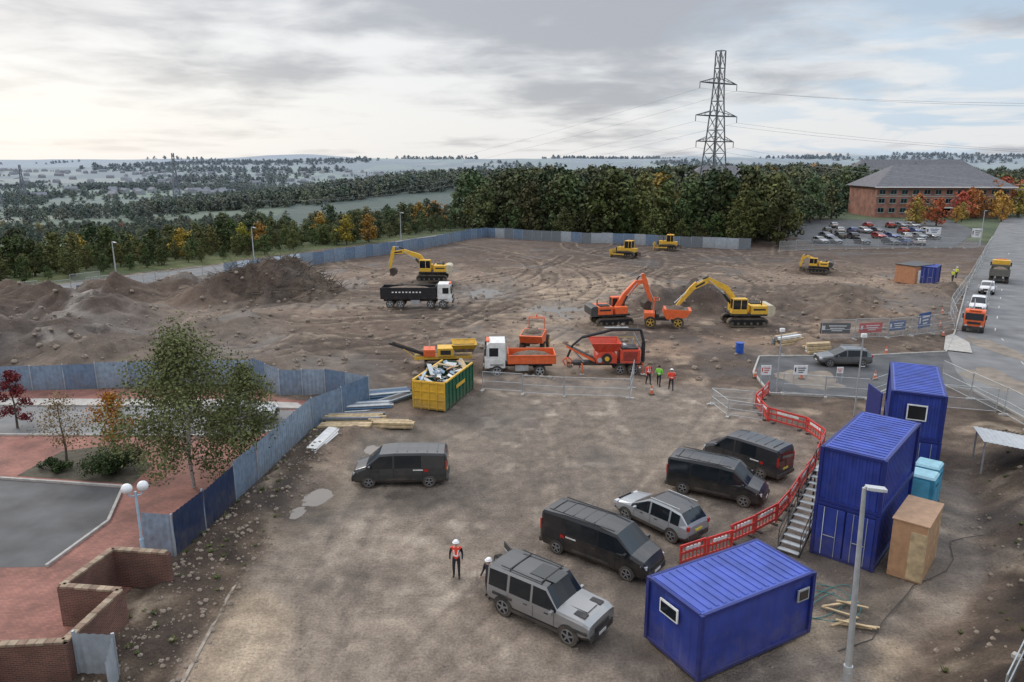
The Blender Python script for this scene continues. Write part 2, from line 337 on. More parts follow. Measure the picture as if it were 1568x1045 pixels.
ad=N('ShaderNodeMath');L(na.outputs[0],ad.inputs[0]);L(nb.outputs[0],ad.inputs[1]);L(ad.outputs[0],bp.inputs['Height']);L(bp.outputs[0],b.inputs['Normal'])
me.materials.append(m)
def gzv(px,py): return ground_z(np.array(px,float),np.array(py,float))
def gz(px,py): return float(gzv([px],[py])[0])
# ------------------------------------------------------------------ sheets
def sheet(name,P,z,m):
    me=bpy.data.meshes.new(name);a=sum(P[i][0]*P[(i+1)%len(P)][1]-P[(i+1)%len(P)][0]*P[i][1] for i in range(len(P)))
    if a<0:P=P[::-1]
    me.from_pydata([(p[0],p[1],z) for p in P],[],[tuple(range(len(P)))]);me.materials.append(m);o=bpy.data.objects.new(name,me);scene.collection.objects.link(o);return o
asph=mat('asphalt',(.16,.16,.16),.8,var=.28,scale=.4,bump=.3)
asphd=mat('asphalt_dark',(.07,.071,.074),.75,var=.45,scale=.45,bump=.3)
conc=mat('concrete',(.38,.36,.33),.85,var=.2)
wline=mat('road_paint',(.5,.5,.48),.6,var=.3)
block=brickmat('red_block_paving',(.32,.135,.1),(.23,.095,.075),(.14,.085,.065),2.4,vert=False)
wallb=brickmat('wall_brick',(.17,.065,.045),(.11,.045,.032),(.2,.16,.13),4.3,w=.95,h=.32,ms=.03)
sheet('road',ROAD,.0,asph);sheet('driveway',DRIVE,.004,asphd);sheet('access_road',LROAD,.0,asph)
sheet('block_paving',PAV,.0,block)
sheet('tarmac_car_park',[(-60,38.6),(-29,38.4),(-21.6,37.3),(-20.3,33.4),(-20.8,29.2),(-40,28.6),(-60,28)],.006,asphd)
sheet('tarmac_lane',[(-60,45.6),(-34,45.4),(-19,45.2),(-14.9,46.4),(-14.2,50),(-22,51),(-60,51.5)],.006,asph)
sheet('footpath',[(-60,51.7),(-22,51.2),(-15,50.6),(-16,52),(-22,52.8),(-60,53.4)],.01,conc)
sheet('office_car_park',CARPARK,0,asphd)
def kerb(name,P,w=.15,h=.12,m=conc):
    b=MB()
    for (ax,ay),(bx,by) in zip(P,P[1:]):
        d=math.hypot(bx-ax,by-ay);b.box(((ax+bx)/2,(ay+by)/2,h/2-.04),(d,w,h+.08),m,rz=A(bx-ax,by-ay))
    return b.obj(name,bevel=.01)
kerb('kerb',[(-60,38.7),(-29,38.5),(-21.5,37.4),(-20.2,33.4),(-20.7,29.2)]);kerb('kerb',[(-60,45.5),(-34,45.3),(-19,45.1),(-14.9,46.2)])
kerb('kerb',[(-60,51.6),(-22,51.1),(-15,50.5)])
kerb('kerb',[(115,176),(99,153),(65.4,104),(46.6,75),(41,66.9)]);kerb('kerb',[(22.8,65.2),(20.6,60),(20,54.2)]);kerb('kerb',[(20,54.2),(27,53),(32.5,57.5),(36.3,55),(35.8,46),(37,22)]);kerb('kerb',[(22.8,65.3),(33,65.6),(41,67)])
kerb('kerb',[(-11.9,32),(-11.75,27),(-11.4,22),(-11.1,14)],.13,.05,mat('kerb_muddy',(.26,.22,.18),.9,var=.5))
b=MB()
def pt(u):
    P=[(41.5,35),(42.5,56),(51.5,76),(70.5,104),(104,153)];k=u*4;i=min(int(k),3);k-=i;return (P[i][0]+(P[i+1][0]-P[i][0])*k,P[i][1]+(P[i+1][1]-P[i][1])*k)
for t in range(18):
    f=t/18;p0=pt(f);p1=pt(f+.012);b.box(((p0[0]+p1[0])/2,(p0[1]+p1[1])/2,.004),(math.hypot(p1[0]-p0[0],p1[1]-p0[1]),.09,.004),wline,rz=A(p1[0]-p0[0],p1[1]-p0[1]))
b.obj('road_marking')
sheet('traffic_island',[(41.2,67.6),(44.6,73.2),(46,74.3),(45.4,70.5),(43.2,66.4)],.09,conc)
mud=mat('mud_smear',(.2,.165,.13),.8,var=.35,scale=.8)
def blobsheet(name,cx,cy,rx,ry,z,m,sd,j=.6):
    P=[]
    for i in range(48):
        t=i*math.pi/24;r=1-j/2+j*float(fbm(np.array([math.cos(t)*2+sd]),np.array([math.sin(t)*2]),1,4,sd)[0]);P.append((cx+rx*r*math.cos(t),cy+ry*r*math.sin(t)))
    return sheet(name,P,z,m)
blobsheet('mud_patch',40,58,2.2,4,.009,mud,31,1.2);blobsheet('mud_patch',24.5,58,2.5,3.2,.009,mud,33,1.2);blobsheet('mud_patch',47,68,1.2,6,.009,mud,35,1.2)
water=mat('puddle_water',(.16,.135,.11),.05,0,.1,.8,spec=.8)
blobsheet('puddle',-3.6,101,7,7,-.17,water,3);blobsheet('puddle',-10.7,35.6,1.5,3.6,-.085,water,5);blobsheet('puddle',-2.5,71,4,4,-.15,water,6)
blobsheet('puddle',-8.2,43,1.6,1.2,-.075,water,8);blobsheet('puddle',6.5,88,5,4.5,-.15,water,9)
mulch=mat('planting_soil',(.07,.06,.04),.9,var=.4,scale=2)
sheet('planting_bed',[(-28.4,38.9),(-21.2,37.8),(-21.4,40.6),(-26,43.4),(-28,42.6)],.012,mulch)
# ------------------------------------------------------------------ hoarding & fences
hb=[mat('hoarding_blue_%d'%i,c,.45,.2,.2,dirt=.35) for i,c in enumerate([(.2,.27,.36),(.26,.33,.41),(.15,.22,.32)])]
hn=mat('hoarding_navy',(.022,.038,.09),.5,.1,dirt=.3);hw=mat('hoarding_grey',(.36,.4,.44),.45,.2,dirt=.3);hwt=mat('hoarding_bright',(.6,.7,.8),.45,.1)
def hoarding(name,P,h=2.2,mats=None,pitch=.3,wob=.06,pan=2.4):
    b=MB();mats=mats or hb
    for (ax,ay),(bx,by) in zip(P,P[1:]):
        d=math.hypot(bx-ax,by-ay);n=max(1,round(d/pan));ux,uy=(bx-ax)/d,(by-ay)/d
        for i in range(n):
            m=random.choice(mats);hh=h+random.uniform(-wob,wob);s0=d*i/n;s1=d*(i+1)/n-.02;k=max(2,int((s1-s0)/pitch*2));v=[];f=[]
            z0=gz(ax+ux*s0,ay+uy*s0) ;lean=random.uniform(-.07,.07)
            for j in range(k+1):
                t=s0+(s1-s0)*j/k;o=.045*(j%2)
                v+=[(ax+ux*t-uy*o,ay+uy*t+ux*o,z0-.1),(ax+ux*t-uy*(o+lean),ay+uy*t+ux*(o+lean),z0+hh)]
            for j in range(k): f.append((2*j,2*j+2,2*j+3,2*j+1))
            b.add(v,f,m)
            b.box((ax+ux*s0,ay+uy*s0,z0+hh/2),(.07,.1,hh+.1),hw,rz=A(ux,uy))
    return b.obj(name)
hoarding('hoarding_fence',[(-62,53.9),(-40.1,54.7),(-30.6,56),(-20.8,56.5),(-17.9,53.9),(-14.3,53.6),(-10.6,51.6)],2.1)
hoarding('hoarding_fence',[(-10.6,51.6),(-13.5,46.8),(-14.1,41),(-14.7,35.8)],2.2)
hoarding('hoarding_fence',[(-14.7,35.8),(-15.0,32.6),(-15.4,30.2)],2.1,[hn],)
hoarding('hoarding_fence',[(-15.4,30.2),(-16.9,30.4)],2.1,[hb[1]])
hoarding('hoarding_fence',[(-44.7,113),(-39.5,121),(-34.9,128)],2.2,[hwt,hb[1],hwt],.6)
hoarding('hoarding_fence',[(-34.9,128),(-27.5,137),(-6.1,176.6)],2.3,[hb[0],hb[2]],.6)
hoarding('hoarding_fence',[(-6.1,176.6),(17.6,163),(49.2,151)],2.3,[hb[2],mat('hoarding_weathered',(.15,.17,.19),.6),hw],.6)
meshm=alphamat('fence_mesh',(.45,.47,.48),.25)
def heras(name,P,h=2.0,m=meshm,pan=3.5,feet=True):
    b=MB()
    for (ax,ay),(bx,by) in zip(P,P[1:]):
        d=math.hypot(bx-ax,by-ay);n=max(1,round(d/pan));ux,uy=(bx-ax)/d,(by-ay)/d
        for i in range(n):
            j=random.uniform(-.08,.08);p=(ax+ux*d*i/n-uy*j,ay+uy*d*i/n+ux*j);q=(ax+ux*(d*(i+1)/n-.06),ay+uy*(d*(i+1)/n-.06));z0=gz(*p)+.08
            for (pp) in (p,q): b.cyl((pp[0],pp[1],z0),(pp[0],pp[1],z0+h),.028,steel,n=6)
            for zz in (.12,h*.5,h): b.cyl((p[0],p[1],z0+zz),(q[0],q[1],z0+zz),.023,steel,n=5)
            b.add([(p[0],p[1],z0+.12),(q[0],q[1],z0+.12),(q[0],q[1],z0+h),(p[0],p[1],z0+h)],[(0,1,2,3)],m)
            if feet: b.box((p[0],p[1],z0-.03),(.22,.65,.13),conc,rz=A(ux,uy))
    return b.obj(name)
heras('mesh_fence',[(-2.3,54.7),(4,53.4),(9,52.9)],1.5);heras('mesh_fence',[(9,52.9),(10.1,58.2)],1.6)
heras('mesh_fence',[(99,152),(82,127.5),(65,103.2),(52.1,85.3),(47.5,76.5)]);heras('mesh_fence',[(47.5,76.5),(44,74.6),(38,72),(31,71.5)])
heras('mesh_fence',[(54,148),(75,150),(98,154)]);heras('mesh_fence',[(-44.7,113),(-53,100.5),(-62,88)],1.9);heras('mesh_fence',[(56.5,86),(65,98)],1.9);heras('mesh_fence',[(50.8,78.8),(54,84)])
heras('mesh_fence',[(14.8,51.6),(15.2,48.8),(17.3,47.7)],1.2,pan=2.2);heras('mesh_fence',[(14.8,51.6),(17.7,50.8)],1.2,pan=2.2)
heras('mesh_fence',[(34.6,56.5),(34.8,49),(34,40)]);heras('mesh_fence',[(21,54.2),(27,52.7),(32,56.3)],1.6);heras('mesh_fence',[(31,50.5),(34.6,49.5)],1.8)
heras('mesh_fence',[(14.6,18.6),(16.6,20.6),(19.6,22.8),(23,25.4)],1.2,pan=2.0)
def barriers(name,P,m=redp):
    b=MB()
    for (ax,ay),(bx,by) in zip(P,P[1:]):
        d=math.hypot(bx-ax,by-ay);n=max(1,round(d/1.9));ux,uy=(bx-ax)/d,(by-ay)/d;rz=A(ux,uy)
        for i in range(n):
            t=d*(i+.5)/n;w=d/n-.08;c=(ax+ux*t,ay+uy*t);z0=max(gz(*c),0)+.02;rz=A(ux,uy)+random.uniform(-.06,.06)
            for zz,hh in ((.98,.12),(.62,.12),(.2,.14)): b.box((*c,z0+zz),(w,.05,hh),m,rz=rz)
            for k in range(7): b.box((c[0]+ux*(k-3)*w/7,c[1]+uy*(k-3)*w/7,z0+.58),(.05,.035,.7),m,rz=rz)
            for k in(-1,1): 
                b.box((c[0]+ux*k*(w/2-.03),c[1]+uy*k*(w/2-.03),z0+.52),(.07,.055,1.0),m,rz=rz);b.box((c[0]+ux*k*w*.35,c[1]+uy*k*w*.35,z0+.04),(.14,.5,.06),blk,rz=rz)
            b.box((c[0],c[1],z0+.8),(w*.6,.056,.14),white,rz=rz)
    return b.obj(name)
barriers('red_barrier',[(19.9,54.1),(17.8,50.9),(17.7,47.9),(19.6,45.9),(19.8,43.5),(17.6,39.7),(15.5,36.5)])
barriers('red_barrier',[(15.5,36.5),(13.2,33.3),(10.2,31)]);barriers('red_barrier',[(10.2,30.6),(7.4,29.2)])
# ------------------------------------------------------------------ vehicles
def loft(b,S,paint,roofm=None,low=None):
    roofm=roofm or paint;low=low or paint;n=len(S);rings=[]
    for st in S:
        X_,zb,zt,zr,w,wr=st[:6];f=.84
        z3=zt+(zr-zt)*f;w3=w+(wr-w)*f
        h=[(w-.08,zb),(w-.01,zb+.14),(w,(zb+zt)/2+.05),(w-.025,zt),(w3,z3),(wr-.03,zr-.01),(wr*.6,zr+.02),(0,zr+.03)]
        rings.append([(X_,-a,c_) for a,c_ in h]+[(X_,a,c_) for a,c_ in h[-2::-1]])
    k=len(rings[0]);v=[p for r in rings for p in r]
    for i in range(n-1):
        side,top=S[i][6],S[i][7]
        for j in range(k-1):
            jj=min(j,k-2-j);mm={0:low,1:paint,2:paint,3:side,4:paint if side is glass else side,5:top,6:top}[jj]
            a=i*k+j;b.add([v[a],v[a+k],v[a+k+1],v[a+1]],[(0,1,2,3)],mm,jj in(1,2,5,6))
        b.add([v[i*k],v[i*k+k-1],v[(i+1)*k+k-1],v[(i+1)*k]],[(0,1,2,3)],dark)
    b.add(rings[0],[tuple(range(k))],paint);b.add(rings[-1],[tuple(range(k-1,-1,-1))],paint)
def arches(b,xs_,w,r,m=blk):
    for X_ in xs_:
        for s_ in(-1,1):
            v=[];n=14
            for i in range(n+1):
                t=math.pi*i/n
                for q in (r*1.0,r*1.17): v.append((X_+math.cos(t)*q,s_*(w+.012),r*.95+math.sin(t)*q))
            b.add(v,[((2*i,2*i+1,2*i+3,2*i+2) if s_>0 else (2*i+2,2*i+3,2*i+1,2*i)) for i in range(n)],m)
            b.cyl((X_,s_*(w+.008),r*.97),(X_,s_*(w-.25),r*.97),r*1.04,dark,n=20)
            b.wheel(X_,s_*(w+.02),r,r,.24,s_)
def van(name,loc,rz,paint,L_=5.25,sticker=True,sideglass=(0,1),rails=False):
    b=MB();h=L_/2;P=paint;G=glass;r0=G if sideglass[0] else P;r1=G if sideglass[1] else P
    S=[(-h,.42,1.12,1.8,.9,.76,P,P),(-h+.12,.3,1.14,1.93,.95,.82,r0,P),(-h+1.25,.28,1.14,1.97,.96,.83,P,P),(-h+1.37,.28,1.14,1.97,.96,.83,r1,P),(.25,.28,1.12,1.97,.96,.83,P,P),
       (.35,.28,1.12,1.96,.96,.83,G,P),(h-1.55,.28,1.1,1.9,.96,.8,G,G),(h-.78,.28,1.08,1.24,.95,.84,P,P),(h-.2,.28,.86,1.04,.9,.78,P,P),(h,.33,.62,.8,.78,.68,P,P)]
    loft(b,S,P,low=blk);arches(b,(-h+.95,h-.92),.955,.34)
    for s_ in(-1,1):
        for X_ in(-h+1.3,.3,h-1.5): b.box((X_,s_*.964,.75),(.012,.006,.75),dark)
        b.box((.1,s_*.968,.95),(.18,.02,.04),blk);b.box((h-1.4,s_*.968,.95),(.18,.02,.04),blk)
        b.box((h-1.0,s_*1.06,1.2),(.12,.22,.2),P);b.box((h-.22,s_*.74,.8),(.3,.22,.16),headl,rz=-s_*.35)
        b.box((-h+.02,s_*.86,1.25),(.08,.09,.5),redl);b.box((0,s_*.975,.5),(1.9,.02,.12),blk)
        if sticker: b.box((-.6-.9,s_*.972,1.0),(.22,.008,.16),redl);b.box((-1.05,s_*.972,1.03),(.55,.008,.07),white)
        if rails: b.cyl((-h+.4,s_*.72,2.03),(h-1.7,s_*.72,1.99),.025,blk,n=6)
    b.box((-h-.005,0,1.5),(.03,1.25,.42),glass);b.box((-h-.01,0,.75),(.03,.5,.12),mat('plate',(.6,.5,.06),.4));b.box((-h-.03,0,.42),(.14,1.75,.2),blk);b.box((-h-.006,0,1.15),(.02,.015,1.3),dark)
    b.box((h+.01,0,.45),(.08,1.5,.28),blk);b.box((h-.02,0,.72),(.08,1.0,.1),blk);b.box((h+.06,0,.48),(.02,.5,.11),white)
    for s_ in(-.45,.25): b.cyl((h-.85,s_,1.26),(h-1.15,s_+.4,1.52),.012,blk,n=4)
    for k in range(5): b.box((-h+.5+k*.55,0,1.995),(.04,1.2,.02),P)
    return b.obj(name,loc,rz,.018)
def suv(name,loc,rz,paint,L_=4.6,H_=1.66,w=.93,boxy=False,roofm=None,rails=True,wr_=.36):
    b=MB();h=L_/2;P=paint;G=glass;RM=roofm or P;k=H_
    if boxy:
        S=[(-h,.55,1.1,k-.08,w-.03,w-.17,P,RM),(-h+.1,.45,1.12,k-.02,w,w-.15,G,RM),(-h+1.0,.4,1.12,k,w,w-.15,P,RM),(-h+1.12,.4,1.12,k,w,w-.15,G,RM),(-.25,.4,1.12,k,w,w-.15,P,RM),(-.15,.4,1.12,k,w,w-.15,G,RM),
           (h-1.95,.4,1.12,k-.03,w,w-.16,G,G),(h-1.42,.4,1.12,1.24,w,w-.08,P,P),(h-.25,.45,1.05,1.16,w,w-.1,P,P),(h,.5,.95,1.04,w-.05,w-.14,P,P)]
    else:
        S=[(-h,.45,.85,1.0,w-.1,w-.2,P,P),(-h+.1,.35,.95,1.15,w-.03,w-.16,P,G),(-h+.5,.3,.98,k-.1,w,w-.2,G,RM),(-h+1.0,.28,.97,k-.02,w,w-.19,P,RM),(-h+1.1,.28,.97,k,w,w-.19,G,RM),(-.1,.28,.95,k,w,w-.19,P,RM),(0,.28,.95,k,w,w-.19,G,RM),
           (h-2.1,.28,.94,k-.06,w,w-.2,G,G),(h-1.15,.28,.92,1.06,w,w-.12,P,P),(h-.3,.3,.8,.92,w-.05,w-.2,P,P),(h,.35,.6,.72,w-.16,w-.26,P,P)]
    loft(b,S,P,low=blk);arches(b,(-h+.85,h-.85),w-.005,wr_)
    for s_ in(-1,1):
        for X_ in(-h+1.05,-.1,h-1.35 if not boxy else h-1.5): b.box((X_,s_*(w+.004),.75),(.012,.006,.55),dark)
        for X_ in(-.35,h-1.75): b.box((X_-.1,s_*(w+.006),.95 if boxy else .84),(.18,.02,.035),blk)
        b.box((h-(1.55 if boxy else 1.5),s_*(w+.1),1.13 if boxy else 1.0),(.12,.2,.16),P)
        b.box((h-.1,s_*(w-.22),(.93 if boxy else .74)),(.2,.28,.15),headl);b.box((-h+.02,s_*(w-.16),.98 if not boxy else 1.15),(.08,.16,.2 if not boxy else .35),redl)
        b.box((0,s_*(w+.012),.42),(L_-2.5,.03,.14),blk)
        if rails: b.cyl((-h+.6,s_*(w-.25),k+.07),(h-2.2,s_*(w-.25),k+.04),.022,blk if boxy else steel,n=6)
    b.box((h+.01,0,.5),(.08,w*1.6,.26),blk);b.box((h+.02,0,.75),(.04,w*1.0,.16),blk);b.box((h+.06,0,.48),(.02,.5,.11),white)
    b.box((-h-.01,0,.5),(.08,w*1.6,.24),blk);b.box((-h-.02,0,.78),(.03,.5,.11),mat('plate',(.6,.5,.06),.4))
    if boxy:
        b.box((h-.85,.0,1.235),(.9,.7,.03),P);b.box((h-.55,-.55,1.21),(.5,.3,.02),blk);b.box((h-.55,.55,1.21),(.5,.3,.02),blk)
        b.box((-h-.02,0,1.5),(.03,1.2,.36),glass)
        for s_ in(-1,1): b.box((h-.5,s_*(w+.01),.78),(.9,.05,.1),blk);b.box((-h+.8,s_*(w+.01),.88),(.95,.05,.1),blk)
        for j in range(2): b.box((-h+1+j*1.5,0,k+.04),(.05,1.45,.03),blk)
        b.box((.0,0,k+.035),(1.2,.9,.012),glass)
    else: b.cyl((-h+.35,0,k-.02),(-h+.5,.0,k+.08),.02,blk,n=5)
    return b,(name,loc,rz,.018)
def paint(n,c): return mat(n,c,.3,.35,.05,1,dirt=.18,coat=.6)
pgrey=paint('paint_dark_grey',(.045,.047,.05));pblk=paint('paint_black',(.018,.019,.022));pgr2=paint('paint_graphite',(.035,.036,.042));psil=paint('paint_silver_grey',(.27,.27,.27));pwht=paint('paint_pearl',(.36,.38,.4));pmid=paint('paint_mid_grey',(.12,.13,.14))
pw=mat('paint_white',(.7,.7,.7),.35,dirt=.15)
van('parked_van',(-6.25,38.3,0),math.pi+.03,pgrey,5.2)
van('parked_van',(4.05,29.95,0),A(2.7,-2.1),pblk,5.5,sideglass=(0,1),rails=True)
van('parked_van',(11.1,36.6,0),A(.86,-.5),pblk,5.1,sideglass=(1,1),sticker=False,rails=True)
van('parked_van',(13.8,40.2,0),A(-.66,.75),pgr2,4.9)
b,a=suv('off_road_car',(1.45,25.45,0),A(.796,-.605),psil,4.75,1.95,.98,True,pgrey,True,wr_=.41)
b.box((-2.75,.95,1.05),(.75,.09,.95),psil,rz=-.5+math.pi);b.box((-2.75,.95,1.68),(.7,.06,.3),glass,rz=-.5+math.pi)
M0=Matrix.Translation((-2.86,.72,1.05))@Matrix.Rotation(-.5,4,'Z')
b.cyl(M0@Vector((0,0,0)),M0@Vector((0,-.25,0)),.4,tyre,n=24);b.cyl(M0@Vector((0,-.25,0)),M0@Vector((0,-.27,0)),.25,rim,n=20)
b.obj(*a)
b,a=suv('parked_car',(7.3,33.0,0),A(-.64,.77),pwht,4.55,1.66,.92,roofm=pgr2);b.obj(*a)
b,a=suv('parked_car',(29.3,62.6,0),math.pi-.05,pmid,4.5,1.6,.9);b.obj(*a)
b,a=suv('parked_car',(65.4,99.5,0),A(-.56,-.83),pw,4.4,1.5,.9,rails=False);b.obj(*a)
b,a=suv('parked_car',(56.4,87,0),A(-.56,-.83),pw,4.6,1.7,.92,rails=False);b.obj(*a)
b,a=suv('parked_car',(-18.5,48,0),.1,pwht,4.3,1.5,.9,rails=False);b.obj(*a)
cc=[(.6,.6,.6),(.35,.02,.02),(.03,.04,.06),(.25,.27,.3),(.04,.09,.25),(.1,.1,.1),(.5,.5,.52)]
rowm=[paint('paint_row_%d'%i,c_) for i,c_ in enumerate(cc)]
for row,(x0,y0,dx,dy,n) in enumerate([(68,162,2.9,-.4,8),(74,173,3.0,-.2,9),(80,187,3.1,-.2,10),(88,202,3.1,0,9)]):
    for i in range(n):
        if random.random()<.2: continue
        b,a=suv('parked_car',(x0+dx*i,y0+dy*i,0),A(.15*random.uniform(.5,1.5),random.choice((-1,1))),rowm[(i*3+row*2+random.randint(0,1))%7],4.3,1.5,.88,rails=False,wr_=.33);b.obj(*a)
# ------------------------------------------------------------------ plant
def tracks(b,L_,w,gauge,h):
    for s_ in(-1,1):
        P=[];r=h/2
        for i in range(13):
            t=math.pi/2+math.pi*i/12;P.append((-L_/2+r+math.cos(t)*r,r+math.sin(t)*r))
        for i in range(13):
            t=-math.pi/2+math.pi*i/12;P.append((L_/2-r+math.cos(t)*r,r+math.sin(t)*r))
        y0=s_*gauge/2;b.prism(P,y0-w/2,y0+w/2,trk)
        b.prism([(a_*.93,r+(c_-r)*.7) for a_,c_ in P],y0-w/2-.012,y0+w/2+.012,dark)
        for i in range(6): X_=-L_/2+r+(L_-2*r)*i/5;b.cyl((X_,y0-w/2-.03,r*.75),(X_,y0+w/2+.03,r*.75),r*.45 if i in(0,5) else r*.3,trk,n=12)
        n=int(L_/.22)
        for i in range(n):
            X_=-L_/2+r+(L_-2*r)*i/(n-1);b.box((X_,y0,h+.01),(.1,w+.02,.05),trk);b.box((X_,y0,.02),(.1,w+.02,.05),trk)
def cabin(b,x0,x1,y0,y1,z0,z1,frame):
    t=.07
    b.box(((x0+x1)/2,(y0+y1)/2,z0+.25),(x1-x0,y1-y0,.5),frame)
    b.box(((x0+x1)/2,(y0+y1)/2,z1-.05),(x1-x0-.1,y1-y0,.12),frame)
    b.box(((x0+x1)/2,(y0+y1)/2,(z0+z1)/2+.18),(x1-x0-.12,y1-y0-.06,z1-z0-.55),glass)
    for X_ in(x0+.05,(x0+x1)/2-.1,x1-.05):
        for Y_ in(y0+.02,y1-.02): b.box((X_,Y_,(z0+z1)/2),(t,t,z1-z0-.1),frame)
def beam(b,P,hts,w,m):
    up=[];lo=[]
    for i,(p,h_) in enumerate(zip(P,hts)):
        a=P[max(i-1,0)];c_=P[min(i+1,len(P)-1)];d=Vector((c_[0]-a[0],c_[1]-a[1])).normalized();n=Vector((-d.y,d.x))
        up.append((p[0]+n.x*h_/2,p[1]+n.y*h_/2));lo.append((p[0]-n.x*h_/2,p[1]-n.y*h_/2))
    for i in range(len(P)-1): b.prism([lo[i],lo[i+1],up[i+1],up[i]],-w/2,w/2,m)
def bucket(b,p,ang,sz,w,m):
    pr=[(0,0),(.1,-.9),(-.35,-1.15),(-.85,-.95),(-1.05,-.4),(-.75,.05)]
    ca,sa=math.cos(ang),math.sin(ang);Q=[(p[0]+(X_*ca-Z_*sa)*sz,p[1]+(X_*sa+Z_*ca)*sz) for X_,Z_ in pr]
    b.prism(Q[1:],-w/2,w/2,m);b.prism([Q[0],Q[1],Q[5]],-w*.3,w*.3,m)
    for k in range(5): b.box((Q[1][0],-w/2+w*(k+.5)/5,Q[1][1]),(.1,.07,.2),trk)
def excavator(name,loc,rz,body,cnt,boompts,stickend,bang,swing=0,sc=1,txt=None):
    b=MB();tracks(b,4.4,.6,2.4,.9);b.box((0,0,.72),(1.8,1.9,.4),trk);b.cyl((0,0,.85),(0,0,1.12),.75,trk,n=20)
    t=MB()
    t.box((-.2,0,1.25),(4.0,2.6,.22),blk);t.box((-1.25,0,1.78),(1.9,2.66,.88),body)
    t.prism([(-2.7,1.15),(-2.9,1.35),(-2.9,2.1),(-2.65,2.3),(-2.1,2.3),(-2.1,1.15)],-1.35,1.35,cnt)
    t.box((.75,-.95,1.75),(1.5,.75,.8),body);cabin(t,.1,1.75,.35,1.32,1.37,3.0,body)
    t.box((-1.2,-.5,2.28),(1.2,1.0,.14),blk);t.cyl((-1.6,.6,2.2),(-1.6,.6,2.75),.07,blk)
    t.box((-1.2,1.335,1.85),(1.3,.012,.2),blk);t.box((-1.2,-1.335,1.85),(1.3,.012,.2),blk)
    for X_ in(-.3,-1.7): t.tube([(X_,-1.25,2.2),(X_,-1.25,2.6),(X_-.6,-1.25,2.6),(X_-.6,-1.25,2.2)],.02,blk)
    P=boompts;beam(t,P,[.5]+[.62]*(len(P)-2)+[.36],.42,body)
    e=P[-1];pr=Vector(P[-1])-Vector(stickend);pr.normalize();tail=(e[0]+pr.x*.9,e[1]+pr.y*.9)
    beam(t,[tail,e,stickend],[.3,.55,.28],.34,body)
    mid=P[len(P)//2]
    for s_ in(-1,1): t.cyl((P[0][0]+.35,s_*.3,P[0][1]-.35),((P[0][0]+mid[0])/2+.1,s_*.3,(P[0][1]+mid[1])/2+.1),.1,blk);t.cyl(((P[0][0]+mid[0])/2,s_*.3,(P[0][1]+mid[1])/2),(mid[0],s_*.3,mid[1]),.05,steel)
    t.cyl((mid[0],0,mid[1]+.35),((mid[0]+tail[0])/2,0,(mid[1]+tail[1])/2+.25),.1,blk);t.cyl(((mid[0]+tail[0])/2,0,(mid[1]+tail[1])/2+.25),(tail[0],0,tail[1]),.05,steel)
    t.cyl((tail[0],0,tail[1]),(stickend[0]+.25,0,stickend[1]+.35),.07,steel)
    bucket(t,stickend,bang,.95,1.2,trk)
    if txt:
        a_,c_=P[-2],P[-1]
        for s_ in(-1,1): t.box(((a_[0]+c_[0])/2,s_*.215,(a_[1]+c_[1])/2),(1.1,.006,.2),txt,ry=-A(c_[0]-a_[0],c_[1]-a_[1]))
    M=Matrix.Rotation(swing,4,'Z');t.v=[tuple(M@Vector(p)) for p in t.v];o=len(b.v)
    for fc,mi_,s_ in zip(t.f,t.m,t.sm): b.f.append([q+o for q in fc]);b.m.append(b.mi(t.ml[mi_]));b.sm.append(s_)
    b.v+=t.v
    return b.obj(name,loc,rz,.02,sc)
cw=mat('counterweight_dark',(.05,.05,.05),.5,dirt=.4);cww=mat('counterweight_cream',(.5,.45,.33),.5,dirt=.4)
excavator('excavator',(25.6,79,.1),math.pi,yel,cww,[(.5,1.7),(2.2,4.0),(4.2,4.9),(6.0,3.9)],(7.5,2.0),.9,0,1,blk)
excavator('excavator',(11.0,79.2,.1),.2,orangep,cw,[(.4,1.6),(1.5,3.3),(2.9,4.7),(3.9,4.9)],(4.8,2.4),-.3,.0,.95)
excavator('excavator',(-11.4,104.3,1.0),math.pi,yel,cww,[(.5,1.7),(1.8,3.4),(4.0,4.1),(5.6,3.9)],(6.1,1.6),-.2,0,1,blk)
excavator('excavator',(49.2,117,.3),math.pi-.5,yel,cw,[(.5,1.6),(1.4,2.8),(2.4,3.2),(3.3,2.6)],(3.6,.9),0,0,.75)
def bulldozer(name,loc,rz,sc=1):
    b=MB();tracks(b,3.6,.6,2.1,1.05);b.box((.6,0,1.25),(2.2,1.15,.9),yel);b.prism([(1.7,.8),(1.95,.9),(1.95,1.6),(1.7,1.7)],-.55,.55,blk)
    cabin(b,-1.1,.3,-.75,.75,1.1,2.9,yel);b.box((-1.4,0,1.2),(.7,1.6,.7),yel);b.cyl((.9,.3,1.6),(.9,.3,2.5),.07,blk)
    b.prism([(2.5,.1),(2.75,.05),(2.6,.6),(2.75,1.25),(2.65,1.3),(2.45,.6)],-1.75,1.75,yel)
    for s_ in(-1,1): b.box((1.3,s_*1.45,.5),(2.6,.16,.25),yel)
    b.prism([(-2,.6),(-2.6,.1),(-2.5,.9),(-1.8,1)],-.3,.3,trk);b.cyl((-.4,0,2.95),(-.4,0,3.1),.08,orangep)
    return b.obj(name,loc,rz,.02,sc)
bulldozer('bulldozer',(21.7,138,.1),2.6,1.05);bulldozer('bulldozer',(31.8,149.5,.1),math.pi-.3,1.05)
ld=mat('load_soil',(.15,.11,.08),.95,var=.4,bump=1)
